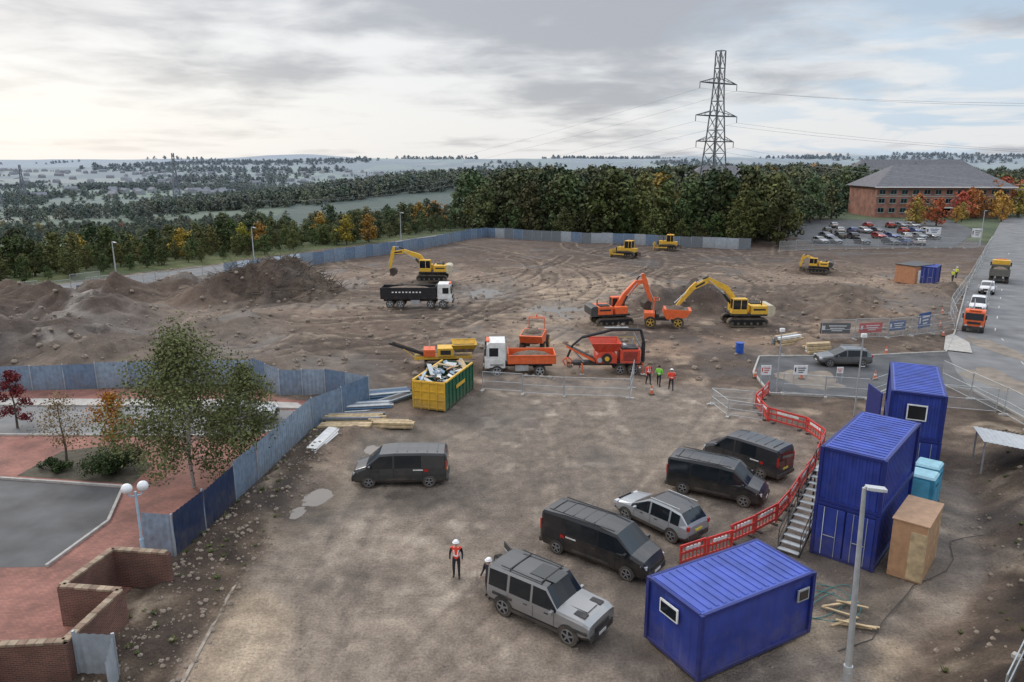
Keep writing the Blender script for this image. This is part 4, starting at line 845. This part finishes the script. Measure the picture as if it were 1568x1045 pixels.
# ------------------------------------------------------------------ pylons and wires
def pylon(name,loc,rz,arms=((40.7,8.2),(31.2,9.2),(23.6,8.4)),r=.14,sc=1):
    b=MB();ps=mat('pylon_steel',(.14,.15,.16),.6,.2);lv=[(0,3.9),(8,3.2),(15,2.7),(20,2.3),(23.6,2.0),(27,1.8),(31.2,1.55),(35.5,1.3),(40.7,1.1),(45,1.05),(50,1.0)]
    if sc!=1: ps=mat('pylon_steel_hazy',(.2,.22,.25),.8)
    C=lambda z_,w_:[(w_,w_,z_),(-w_,w_,z_),(-w_,-w_,z_),(w_,-w_,z_)]
    for (z0,w0),(z1,w1) in zip(lv,lv[1:]):
        a=C(z0,w0);c_=C(z1,w1)
        for i in range(4):
            j=(i+1)%4;b.cyl(a[i],c_[i],r*1.5,ps,n=4);b.cyl(a[i],c_[j],r*.7,ps,n=4);b.cyl(a[j],c_[i],r*.7,ps,n=4);b.cyl(c_[i],c_[j],r*.7,ps,n=4)
    for z_,L_ in arms:
        w_=np.interp(z_,[q[0] for q in lv],[q[1] for q in lv])
        for s_ in(-1,1):
            tip=(s_*L_,0,z_)
            for k in(-1,1): b.cyl((s_*w_,k*w_,z_),tip,r,ps,n=4);b.cyl((s_*w_*.9,k*w_*.9,z_+1.6),tip,r*.8,ps,n=4)
            for t in(.3,.6): 
                X_=s_*(w_+(L_-w_)*t);yy=w_*(1-t);b.cyl((X_,-yy,z_),(X_,yy,z_),r*.6,ps,n=4);b.cyl((X_,yy,z_),(X_,yy*.9,z_+1.6*(1-t)),r*.6,ps,n=4);b.cyl((X_,-yy,z_),(X_,-yy*.9,z_+1.6*(1-t)),r*.6,ps,n=4)
            b.cyl(tip,(s_*L_,0,z_-1.8),.12,ps,n=5)
    return b.obj(name,loc,rz,0,sc)
PR=A(.835,.549)
P1=(63,235,0);P2=(-470,1045,-38);P0=(255,-57,0)
pylon('electricity_pylon',P1,PR);pylon('electricity_pylon',P2,PR,r=.26,sc=1.34);pylon('electricity_pylon',(-690,1000,-42),.3,r=.26,sc=1.1);pylon('electricity_pylon',(-760,1160,-42),.3,r=.26,sc=1.1);pylon('electricity_pylon',(-1120,1500,-40),.3,r=.3,sc=1.1)
b=MB();wm=mat('cable_aluminium',(.35,.36,.38),.6,.2)
for z_,L_ in((40.7,8.2),(31.2,9.2),(23.6,8.4)):
    for s_ in(-1,1):
        for (Q0,Q1,sag,n,k1) in((P0,P1,13,24,1),(P1,P2,30,40,1.34)):
            pts=[]
            for i in range(n+1):
                t=i/n;kk=1+(k1-1)*t;pts.append((Q0[0]+(Q1[0]-Q0[0])*t+s_*L_*kk*math.cos(PR),Q0[1]+(Q1[1]-Q0[1])*t+s_*L_*kk*math.sin(PR),Q0[2]+(Q1[2]-Q0[2])*t+(z_-1.8)*kk-4*sag*t*(1-t)))
            b.tube(pts,.03,wm,4)
b.obj('power_line')
# ------------------------------------------------------------------ trees
def tint(me,vals):
    a=me.attributes.new('tint','FLOAT','FACE');a.data.foreach_set('value',vals)
def leafcloud(b,centers,radii,n,size,m,flat=.8):
    tt=[]
    for _ in range(n):
        i=random.randrange(len(centers));c_=centers[i];r_=radii[i];d=Vector((random.gauss(0,1),random.gauss(0,1),random.gauss(0,1))).normalized()*r_*random.uniform(.5,1.08)
        p=Vector(c_)+Vector((d.x,d.y,d.z*flat));nrm=(d.normalized()+Vector((random.gauss(0,.6),random.gauss(0,.6),random.gauss(0,.6)+.3))).normalized();q=nrm.to_track_quat('Z','Y');a=random.uniform(0,6.28);s_=size*random.uniform(.6,1.4)
        e1=q@Vector((math.cos(a),math.sin(a),0))*s_;e2=q@Vector((-math.sin(a),math.cos(a),0))*s_*.7
        b.add([p-e1,p-e2,p+e1*.9,p+e2],[(0,1,2,3)],m);tt.append(min(1,max(0,(i*.618)%1*.6+random.uniform(0,.4))))
    return tt
def tree_mesh(b,H_,cr,nb,nl,ls,lm,bk,tr=.03,base=.25,flat=.85,conic=.0,stems=1,leanx=0,cl=(.26,.42)):
    cs=[];rs=[]
    for s_ in range(stems):
        ang=random.uniform(0,6.28);off=(s_>0)*cr*.15
        pts=[(math.cos(ang)*off*t+leanx*t,math.sin(ang)*off*t,H_*.88*t) for t in(0,.25,.5,.75,1)]
        pts=[(p[0]+random.gauss(0,H_*.01)*(i>0),p[1]+random.gauss(0,H_*.01)*(i>0),p[2]) for i,p in enumerate(pts)]
        b.tube(pts,H_*tr,bk,7,H_*tr*.2)
        for k in range(nb):
            t=base+(1-base)*(k+.5)/nb;i=min(int(t*4),3);u=t*4-i;p=Vector(pts[i]).lerp(Vector(pts[min(i+1,4)]),u)
            a=k*2.4+random.uniform(-.4,.4);prof=math.sin(math.pi*min(1,(t-base)/(1-base)*.8+.2))*(1-conic)+conic*(1-t);R_=cr*prof*random.uniform(.6,1.05)
            e=p+Vector((math.cos(a)*R_*.75,math.sin(a)*R_*.75,H_*.07*random.uniform(.0,1.6)));mid=p.lerp(e,.5)+Vector((0,0,H_*.02));b.tube([p,mid,e],H_*tr*.35*(1.2-t),bk,5,H_*tr*.08)
            cs.append(e);rs.append(cr*random.uniform(*cl));cs.append(p.lerp(e,.55)+Vector((0,0,H_*.02)));rs.append(cr*random.uniform(cl[0]*.85,cl[1]*.8))
    cs.append(Vector((leanx,0,H_*.93)));rs.append(cr*.22)
    f0=len(b.f);tt=leafcloud(b,cs,rs,nl,ls,lm,flat)
    return [0.0]*f0+tt
lgreen=leafmat('foliage_green',(.024,.038,.012),(.09,.115,.036),.38);lolive=leafmat('foliage_olive',(.05,.062,.02),(.14,.15,.048),.38);lyel=leafmat('foliage_yellow',(.2,.16,.02),(.4,.3,.05),.2);lor=leafmat('foliage_orange',(.28,.09,.015),(.48,.2,.03),.2)
lbirch=leafmat('foliage_birch',(.065,.08,.03),(.17,.185,.07),0);lred=leafmat('foliage_red',(.1,.012,.015),(.17,.03,.03),0);lbrown=leafmat('foliage_brown',(.16,.11,.05),(.24,.17,.08),0);lhedge=leafmat('foliage_hedge',(.018,.035,.012),(.055,.08,.028),0)
lweed=leafmat('foliage_weed',(.05,.07,.02),(.12,.14,.05),.3)
def proto(name,H_,cr,nb,nl,ls,lm,**k):
    b=MB();t=tree_mesh(b,H_,cr,nb,nl,ls,lm,bark,**k);o=b.obj(name);tint(o.data,t);return o
def woodland(name,pts,child):
    v=[];f=[]
    for (px,py,pz,s_) in pts:
        a=random.uniform(0,6.28);o=len(v)
        for k in range(4):
            t=a+k*math.pi/2+math.pi/4;v.append((px+math.cos(t)*s_*.7071,py+math.sin(t)*s_*.7071,pz))
        f.append((o,o+1,o+2,o+3))
    me=bpy.data.meshes.new(name);me.from_pydata(v,[],f);o=bpy.data.objects.new(name,me);scene.collection.objects.link(o)
    child.parent=o;o.instance_type='FACES';o.use_instance_faces_scale=True;o.show_instancer_for_render=False;o.show_instancer_for_viewport=False
    return o
kw=dict(base=.12,cl=(.26,.46),flat=.85)
protos=[proto('broadleaf_tree',1,.44,10,1100,.031,lgreen,**kw),proto('broadleaf_tree',1,.54,9,1100,.033,lgreen,**kw),proto('broadleaf_tree',1,.46,10,1100,.031,lolive,**kw),proto('autumn_tree',1,.46,9,900,.034,lyel,**kw),proto('autumn_tree',1,.46,9,900,.034,lor,**kw),proto('conifer_tree',1,.26,10,800,.032,lgreen,conic=.8,base=.1),proto('broadleaf_tree',1,.36,11,1000,.03,lolive,base=.15,cl=(.3,.5),flat=1.1),proto('broadleaf_tree',1,.5,7,1000,.034,lgreen,base=.2,cl=(.3,.55),flat=.7)]
far=[proto('distant_tree',1,.6,6,240,.075,lgreen,**kw),proto('distant_tree',1,.65,6,240,.075,lolive,**kw),proto('distant_tree',1,.7,5,220,.08,lgreen,**kw)]
buckets=[[] for _ in protos];fbk=[[] for _ in far];Q=[]
def place(px,py,size,k=None,sink=.03): Q.append((px,py,size,k,sink,False))
def placef(px,py,size,sink=.1): Q.append((px,py,size,random.randrange(3),sink,True))
def jit(x0,x1,y0,y1,st,m=25):
    gx,gy=np.meshgrid(np.arange(x0,x1,st),np.arange(y0,y1,st));gx=gx.ravel()+np.random.uniform(-.5,.5,gx.size)*st;gy=gy.ravel()+np.random.uniform(-.5,.5,gy.size)*st
    k=np.abs(gx)<.74*gy+m;return gx[k],gy[k]
infield=lambda a,c_:(((a+75)/115)**2+((c_-590)/100)**2<1)|(((a+300)/60)**2+((c_-480)/34)**2<1)|(((a+420)/70)**2+((c_-650)/40)**2<1)
gx,gy=jit(-470,130,80,580,7.2);ss=sdist(gx,gy);fl=fbm(gx,gy,110,3,41)
k=(ss>-1)&~infield(gx,gy)&~((ss>60)&(fl>.68))
for px,py,s_ in zip(gx[k],gy[k],ss[k]): place(px,py,random.uniform(2.5,4.5) if s_<8 else random.uniform(4,8) if s_<45 else random.uniform(6,11.5))
gx,gy=jit(-150,10,90,330,4.5);ss=sdist(gx,gy);k=(ss>-2)&(ss<26)
for px,py in zip(gx[k],gy[k]): place(px,py,random.uniform(1.8,4.6),random.choice((0,1,2,2,6)))
gx,gy=jit(-12,190,168,420,7.2,40);k=(sdist(gx,gy)<15)&~((gx>100)&(gx<205)&(gy<268))&~((gx>60)&(gy<232))&~((gx>54)&(gx<92)&(gy>244)&(gy<282))&~((gx>150)&(gy<345))&(gy>181-.5*gx)&(gy>158)
for px,py in zip(gx[k],gy[k]): place(px,py,random.choice((random.uniform(9,13),random.uniform(12,16.5),random.uniform(13,17))))
gx,gy=jit(-8,50,150,184,4.5);k=(gy>180-.5*(gx+6))&(gy<192-.5*(gx+6))
for px,py in zip(gx[k],gy[k]): place(px,py,random.uniform(2,8),random.choice((0,1,2,6,7)))
for px,py in [(56,154),(58,160),(54,166),(60,170),(63,176),(58,180),(50,160),(62,186),(66,194),(55,174),(52,168),(68,204),(64,200),(72,212),(78,218),(84,222),(90,226),(96,230),(101,234),(88,218),(76,208),(66,184),(70,192),(74,200)]: place(px,py,random.uniform(11.5,15.5),random.choice((0,1,2,6,7)))
for px,py,hh,kk in [(112,205,8,3),(115,210,9,4),(119,207,8,4),(138,228,9,4),(143,232,10,4),(148,236,9,4),(126,222,6,2),(155,240,12,4),(160,244,13,4),(152,232,9,4),(147,222,8,4),(163,238,11,3),(168,246,12,4),(-36,160,6.5,3),(-32,164,6.5,3),(-52,152,6,3),(-55,150,6,3),(-26,208,8,3),(-10,205,9,3),(-22,212,8,4),(-44,170,7,3),(165,250,13,4),(172,262,14,2),(160,265,15,4),(178,270,14,3),(150,275,16,0),(128,282,16,1),(118,280,16,0),(108,275,15,2),(135,222,6,3),(131,218,5,4),(-63,140,6,3)]: place(px,py,hh,kk)
gx,gy=jit(-420,430,560,960,10.5,60);k=((gx/400)**2+((gy-800)/150)**2<1)&~infield(gx,gy)
for px,py in zip(gx[k],gy[k]): placef(px,py,random.uniform(11,16))
gx,gy=jit(-1500,1500,520,1700,15,60);fl=fbm(gx,gy,200,3,41);k=((fl<.5)|(np.random.rand(len(gx))<.03))&~infield(gx,gy)
for px,py in zip(gx[k],gy[k]): placef(px,py,random.uniform(8,13.5))
for i in range(140):
    d0=random.uniform(480,2800);ax=random.uniform(-.8,.5)*d0;an=random.choice((.4,1.97))+random.uniform(-.15,.15)
    for j in range(random.randint(12,34)):
        px=ax+math.cos(an)*j*10+random.gauss(0,1.5);py=d0+math.sin(an)*j*10+random.gauss(0,1.5)
        if not bool(infield(px,py)): placef(px,py,random.uniform(4,9))
gx,gy=jit(-3800,3800,1700,5000,50,60);fl=fbm(gx,gy,420,3,43);k=(fl<.46)
for px,py in zip(gx[k],gy[k]): placef(px,py,random.uniform(14,26),.25)
gx,gy=jit(-60,420,420,620,12,40);k=(sdist(gx,gy)<120)&~infield(gx,gy)
for px,py in zip(gx[k],gy[k]): place(px,py,random.uniform(12,17)+(3 if py>500 else 0),random.choice((0,1,2,2,6)))
zq=terr(np.array([q[0] for q in Q]),np.array([q[1] for q in Q]))
for (px,py,s_,kk,sk_,fr),zz in zip(Q,zq):
    if fr: fbk[kk].append((px,py,zz-s_*sk_,s_))
    else:
        if kk is None:
            u=random.random();kk=0 if u<.22 else 1 if u<.44 else 2 if u<.62 else 6 if u<.79 else 7 if u<.935 else 5 if u<.955 else 3 if u<.985 else 4
        buckets[kk].append((px,py,zz-s_*sk_,s_))
for bk_,pr in zip(buckets+fbk,protos+far): woodland('woodland',bk_,pr)
def tree(name,loc,H_,cr,nb,nl,ls,lm,bk,**k):
    b=MB();t=tree_mesh(b,H_,cr,nb,nl,ls,lm,bk,**k);o=b.obj(name,loc);tint(o.data,t);return o
tree('birch_tree',(-17.6,37.4,0),8.9,5.3,19,21000,.075,lbirch,birchb,tr=.012,base=.2,stems=2,flat=1.15,cl=(.16,.27))
tree('birch_tree',(-15.9,40.0,0),6.3,3.2,13,7500,.07,lbirch,birchb,tr=.014,base=.22,flat=1.15,leanx=.5,cl=(.2,.32))
tree('sapling_tree',(-26.4,40.4,0),4.5,2.3,15,1500,.06,lbrown,bark,tr=.018,base=.25)
tree('sapling_tree',(-24.6,42.5,0),3.8,1.9,10,2600,.07,lor,bark,tr=.02,base=.2)
tree('red_leaf_tree',(-33.4,46.6,0),4.2,1.4,10,2600,.07,lred,bark,tr=.02,base=.15)
def shrub(name,loc,rx,ry,rz_,n,lm,ls=.06):
    b=MB();cs=[];rs=[]
    for i in range(16): a=random.uniform(0,6.28);q=random.random()**.5;cs.append(Vector((math.cos(a)*rx*q,math.sin(a)*ry*q,rz_*random.uniform(.35,.75))));rs.append(rz_*.4)
    for c_ in cs: b.cyl((c_.x*.3,c_.y*.3,0),c_,.025,bark,n=4)
    t=[0.0]*len(b.f);t2=leafcloud(b,cs,rs,n,ls,lm);o=b.obj(name,loc);tint(o.data,t+t2);return o
shrub('hedge',(-23.3,39.3,0),1.7,.9,1.7,6500,lhedge,.055);shrub('shrub',(-26.6,39.6,0),1.0,.6,.7,1500,lhedge)
for px,py in((20.5,22.4),(19,21.4),(17.3,20.2)): shrub('shrub',(px,py,gz(px,py)-.1),random.uniform(1.0,1.6),1.0,random.uniform(.3,.5),2000,random.choice((lgreen,lolive)),.045)
b=MB();tt=[]
for i in range(26):
    a=random.uniform(0,6.28);l_=random.uniform(.3,1);d=Vector((math.cos(a)*l_*.6,math.sin(a)*l_*.6,l_*.6));w_=Vector((-math.sin(a),math.cos(a),0))*.05;o_=Vector((random.gauss(0,.15),random.gauss(0,.15),0));b.add([o_-w_,o_+w_,o_+d*.6+w_*1.4,o_+d,o_+d*.6-w_*1.4],[(0,1,2,3,4)],lweed);tt.append(random.random())
wd_=b.obj('weed');tint(wd_.data,tt)
xx=np.random.uniform(12,34,9000);yy=np.random.uniform(17,46,9000);bb_=bankd(xx,yy)
k=((bb_>3.6)&(yy<27)&(np.random.rand(9000)<.8))|((bb_>.5)&(np.random.rand(9000)<.03));wx=list(xx[k]);wy=list(yy[k])
xx=np.random.uniform(-15.2,-11.8,200);yy=np.random.uniform(18,48,200);wx+=list(xx[:70]);wy+=list(yy[:70])
woodland('weeds',list(zip(wx,wy,gzv(wx,wy)-.02,[random.uniform(.12,.32) for _ in wx])),wd_)
b=MB();hx=[];hy=[]
for i in range(1100):
    a=random.uniform(0,6.28);q=random.random()**.5*7;hx.append(-32+q*math.cos(a)*1.3);hy.append(98+q*math.sin(a))
for px,py,h_ in zip(hx,hy,gzv(hx,hy)):
    p=Vector((px,py,h_+random.uniform(-.2,.3)));d=Vector((random.gauss(0,1),random.gauss(0,1),random.uniform(-.1,.8))).normalized()*random.uniform(.8,2.2);b.cyl(p,p+d,random.uniform(.02,.06),bark,.015,n=4,cap=False)
b.obj('brushwood_heap')
def rockmesh():
    b=MB();b.sph((0,0,.2),.5,mat('stone',(.26,.21,.165),.9,var=.35,scale=2),(1,.8,.7),n=7,k=5)
    b.v=[(p[0]*random.uniform(.75,1.25),p[1]*random.uniform(.75,1.25),p[2]*random.uniform(.75,1.25)) for p in b.v];b.sm=[False]*len(b.sm);return b.obj('stone')
RX=[];RY=[];RS=[]
def rk(x0,x1,y0,y1,n,sz,cond=None):
    xx=np.random.uniform(x0,x1,n);yy=np.random.uniform(y0,y1,n)
    k=np.ones(n,bool) if cond is None else cond(xx,yy)
    RX.extend(xx[k]);RY.extend(yy[k]);RS.extend(random.choice(sz)*random.uniform(.6,1.3) for _ in range(int(k.sum())))
rk(-15,-11,17,46,1500,(.05,.06,.08,.1,.2));rk(12,33,20,46,900,(.06,.1,.14,.2),lambda a,c_:bankd(a,c_)>-.3)
rk(-60,70,57,125,4600,(.1,.12,.15,.2,.3,.5),lambda a,c_:(np.minimum.reduce([sdp(a,c_,P) for P in (ROAD,DRIVE,PAV,LROAD)])>.5)&(sdist(a,c_)<-4))
rk(-10,18,18,56,1500,(.03,.04,.06,.08))
woodland('rubble',list(zip(RX,RY,gzv(RX,RY)-.02,RS)),rockmesh())
# ------------------------------------------------------------------ people
skin=mat('skin',(.5,.3,.22),.6);cloth=mat('work_trousers',(.02,.022,.03),.85);boots=mat('boots',(.03,.022,.015),.8);hvr=mat('vest_red',(.75,.06,.03),.7);hvg=mat('vest_green',(.2,.6,.06),.7);hvy=mat('vest_yellow',(.6,.65,.05),.7);refl=mat('reflective_tape',(.75,.75,.75),.4);hat=mat('hard_hat_white',(.8,.8,.8),.35);hair=mat('hair',(.04,.025,.015),.8)
def person(name,loc,rz,vest,sleeve,arms=(.15,.15),step=.1,hatm=hat):
    J={'pel':(0,0,.95),'sp':(0,0,1.12),'ch':(.01,0,1.36),'nk':(.0,0,1.5),'hb':(.01,0,1.575),'hd':(.02,0,1.66),'ht':(.015,0,1.72)}
    E=[('pel','sp'),('sp','ch'),('ch','nk'),('nk','hb'),('hb','hd'),('hd','ht')];Rr={'pel':(.15,.12),'sp':(.14,.11),'ch':(.17,.12),'nk':(.06,.06),'hb':(.065,.07),'hd':(.08,.1),'ht':(.06,.07)}
    for s_,n in((-1,'R'),(1,'L')):
        st_=step*s_;am=arms[(s_+1)//2]
        J['hp'+n]=(0,s_*.1,.9);J['kn'+n]=(st_*.6+.03,s_*.115,.5);J['an'+n]=(st_*1.2-.02,s_*.12,.1);J['to'+n]=(st_*1.2+.15,s_*.14,.05)
        J['sh'+n]=(0,s_*.2,1.42);J['el'+n]=(-.03+am*.2,s_*.27,1.14);J['wr'+n]=(.02+am,s_*.27,.9+am*.4);J['ha'+n]=(.05+am*1.2,s_*.265,.82+am*.4)
        E+=[('pel','hp'+n),('hp'+n,'kn'+n),('kn'+n,'an'+n),('an'+n,'to'+n),('ch','sh'+n),('sh'+n,'el'+n),('el'+n,'wr'+n),('wr'+n,'ha'+n)]
        for k_,r_ in(('hp',.095),('kn',.065),('an',.05),('to',.045),('sh',.075),('el',.048),('wr',.034),('ha',.036)): Rr[k_+n]=(r_,r_)
    ks=list(J);me=bpy.data.meshes.new('t');me.from_pydata([J[k] for k in ks],[(ks.index(a),ks.index(c_)) for a,c_ in E],[])
    o=bpy.data.objects.new('t',me);scene.collection.objects.link(o);o.modifiers.new('s','SKIN')
    for i,k in enumerate(ks):
        sv=me.skin_vertices[0].data[i];sv.radius=Rr[k];sv.use_root=(k=='pel')
    ss=o.modifiers.new('u','SUBSURF');ss.levels=2;ss.render_levels=2
    dg=bpy.context.evaluated_depsgraph_get();ev=o.evaluated_get(dg);m2=bpy.data.meshes.new_from_object(ev)
    V=[tuple(v.co) for v in m2.vertices];b=MB();b.v=V
    segs=[(Vector(J[a]),Vector(J[c_]),a,c_) for a,c_ in E]
    for p in m2.polygons:
        c_=p.center;best=None;bd_=9
        for A_,B_,na_,nb_ in segs:
            d=B_-A_;t=max(0,min(1,(c_-A_).dot(d)/d.length_squared));q=(A_+d*t-c_).length
            if q<bd_: bd_=q;best=nb_
        if best[:2] in('kn','an','hp') : mm=cloth if c_.z>.13 else boots
        elif best[:2]=='to': mm=boots
        elif best in('hd','ht','hb') or best[:2]=='ha': mm=skin
        elif best[:2] in('el','wr'): mm=sleeve
        elif best=='nk' and c_.z>1.5: mm=skin
        else:
            mm=vest if c_.z>.93 else cloth
            if mm is vest and vest is not cloth and (1.08<c_.z<1.13 or (c_.x>.05 and .07<abs(c_.y)<.11 and c_.z>1.13)): mm=refl
        b.f.append(list(p.vertices));b.m.append(b.mi(mm));b.sm.append(True)
    bpy.data.objects.remove(o)
    for s_,n in((-1,'R'),(1,'L')):
        h_=Vector(J['ha'+n])
        for k in range(4): p=h_+Vector(((k-1.5)*.02,0,-.02));l_=(.07,.08,.075,.06)[k];b.tube([p,p+Vector((.004,0,-l_*.5)),p+Vector((.012,-s_*.01,-l_))],.01,skin,5,.007)
        b.tube([h_+Vector((.03,0,.02)),h_+Vector((.05,-s_*.01,-.02)),h_+Vector((.05,-s_*.015,-.045))],.011,skin,5,.008)
        b.sph((.105,s_*.032,1.672),.011,dark,n=6,k=4);b.sph((.015,s_*.088,1.655),.022,skin,(1,.4,1.3),n=6,k=5)
    b.sph((.12,0,1.645),.016,skin,(1,.8,1.3),n=6,k=5);b.box((.108,0,1.61),(.012,.05,.008),redl)
    b.sph((-.012,0,1.675),.102,hair,(1,.93,1.05),n=12,k=8)
    if hatm: b.sph((.005,0,1.70),.135,hatm,(1.08,.92,.85),n=14,k=8,zmin=0);b.cyl((.03,0,1.695),(.03,0,1.71),.15,hatm,n=16)
    return b.obj(name,loc,rz)
person('construction_worker',(-2.4,28.35,0),-1.6,hvr,cloth,(.05,.1),.05)
person('construction_worker',(-.95,26.9,0),-2.2,cloth,cloth,(.2,.3),.05)
person('construction_worker',(11.0,56.6,0),-1.2,hvr,hvr,(.1,.1),.12,None)
person('construction_worker',(11.75,56.1,0),1.2,hvg,hvg,(.15,.1),.2,None)
person('construction_worker',(12.5,55.0,0),1.5,hvr,hvr,(.1,.2),.2)
person('construction_worker',(66.2,109,0),.5,hvy,hvy,(.1,.2),.1)
person('construction_worker',(68.5,112,0),.5,hvy,hvy,(.1,.2),.1)
# ------------------------------------------------------------------ sky, sun, camera
w=bpy.data.worlds.new('World');scene.world=w;w.use_nodes=True;nt=w.node_tree;nt.nodes.clear();N=nt.nodes.new;L=nt.links.new
S=Vector((-.72,.69,.6)).normalized()
out=N('ShaderNodeOutputWorld');sky=N('ShaderNodeTexSky');sky.sky_type='NISHITA';sky.sun_disc=False;sky.sun_elevation=math.asin(S.z);sky.sun_rotation=math.atan2(S.x,S.y);sky.dust_density=2
bg=N('ShaderNodeBackground');bg.inputs[1].default_value=.1;L(sky.outputs[0],bg.inputs[0])
tc=N('ShaderNodeTexCoord');sp=N('ShaderNodeSeparateXYZ');L(tc.outputs['Generated'],sp.inputs[0])
def ma(op,a,b_=None,c_=None,cl=False):
    n=N('ShaderNodeMath');n.operation=op;n.use_clamp=cl
    for i,q in enumerate((a,b_,c_)):
        if q is None: continue
        if isinstance(q,(int,float)): n.inputs[i].default_value=q
        else: L(q,n.inputs[i])
    return n.outputs[0]
zc=ma('ADD',ma('MAXIMUM',sp.outputs[2],0),.11)
cb=N('ShaderNodeCombineXYZ');L(ma('DIVIDE',sp.outputs[0],zc),cb.inputs[0]);L(ma('DIVIDE',sp.outputs[1],zc),cb.inputs[1])
def nz(sc,det,dis,off,ro=.55):
    mp=N('ShaderNodeMapping');mp.inputs['Location'].default_value=off;L(cb.outputs[0],mp.inputs[0]);n=N('ShaderNodeTexNoise');n.inputs['Scale'].default_value=sc;n.inputs['Detail'].default_value=det;n.inputs['Distortion'].default_value=dis;n.inputs['Roughness'].default_value=ro;L(mp.outputs[0],n.inputs['Vector']);return n.outputs[0]
def mr(s_,a,b_,c_,d):
    r=N('ShaderNodeMapRange');r.interpolation_type='SMOOTHSTEP';r.inputs[1].default_value=a;r.inputs[2].default_value=b_;r.inputs[3].default_value=c_;r.inputs[4].default_value=d;L(s_,r.inputs[0]);return r.outputs[0]
big=nz(.5,6,.2,(2.3,1.1,0),.5);fine=nz(1.7,6,.3,(5,3,0),.55)
elev=mr(sp.outputs[2],.03,.2,0,1)
g=ma('ADD',ma('ADD',ma('MULTIPLY',big,.75),ma('MULTIPLY',fine,.35)),ma('MULTIPLY',elev,.13))
grey=mr(g,.53,.72,0,1)
mx=N('ShaderNodeMix');mx.data_type='RGBA';L(grey,mx.inputs[0]);mx.inputs[6].default_value=(.91,.915,.925,1);mx.inputs[7].default_value=(.46,.475,.52,1)
gl=ma('MULTIPLY',mr(sp.outputs[0],-.9,.3,1,0),mr(sp.outputs[2],0,.14,1,0))
m2=N('ShaderNodeMix');m2.data_type='RGBA';L(ma('MULTIPLY',gl,.8),m2.inputs[0]);L(mx.outputs[2],m2.inputs[6]);m2.inputs[7].default_value=(1.02,1.01,.99,1)
bl=ma('MULTIPLY',mr(sp.outputs[0],.1,.5,.0,1),mr(nz(1.0,5,.4,(9,4,0)),.42,.56,1,.1))
m3=N('ShaderNodeMix');m3.data_type='RGBA';L(ma('MULTIPLY',bl,.75),m3.inputs[0]);L(m2.outputs[2],m3.inputs[6]);m3.inputs[7].default_value=(.55,.71,.88,1)
bc=N('ShaderNodeBackground');L(mr(sp.outputs[2],.22,.75,1.0,2.8),bc.inputs[1]);L(m3.outputs[2],bc.inputs[0])
ms=N('ShaderNodeMixShader');ms.inputs[0].default_value=.86;L(bg.outputs[0],ms.inputs[1]);L(bc.outputs[0],ms.inputs[2]);L(ms.outputs[0],out.inputs[0])
sl=bpy.data.lights.new('sun','SUN');sl.energy=1.2;sl.angle=R(14);sl.color=(1,.94,.86);so=bpy.data.objects.new('sun',sl);scene.collection.objects.link(so);so.rotation_euler=S.to_track_quat('Z','Y').to_euler();so.location=(0,0,60)
cam=bpy.data.cameras.new('camera');co=bpy.data.objects.new('camera',cam);scene.collection.objects.link(co);co.location=(0,0,17.5);co.rotation_euler=(R(90)-math.atan(274.5/1120),0,0);cam.sensor_width=36;cam.lens=1120/1568*36;cam.clip_start=.1;cam.clip_end=20000
scene.camera=co
scene.view_settings.view_transform='Standard';scene.view_settings.look='None';scene.view_settings.exposure=0
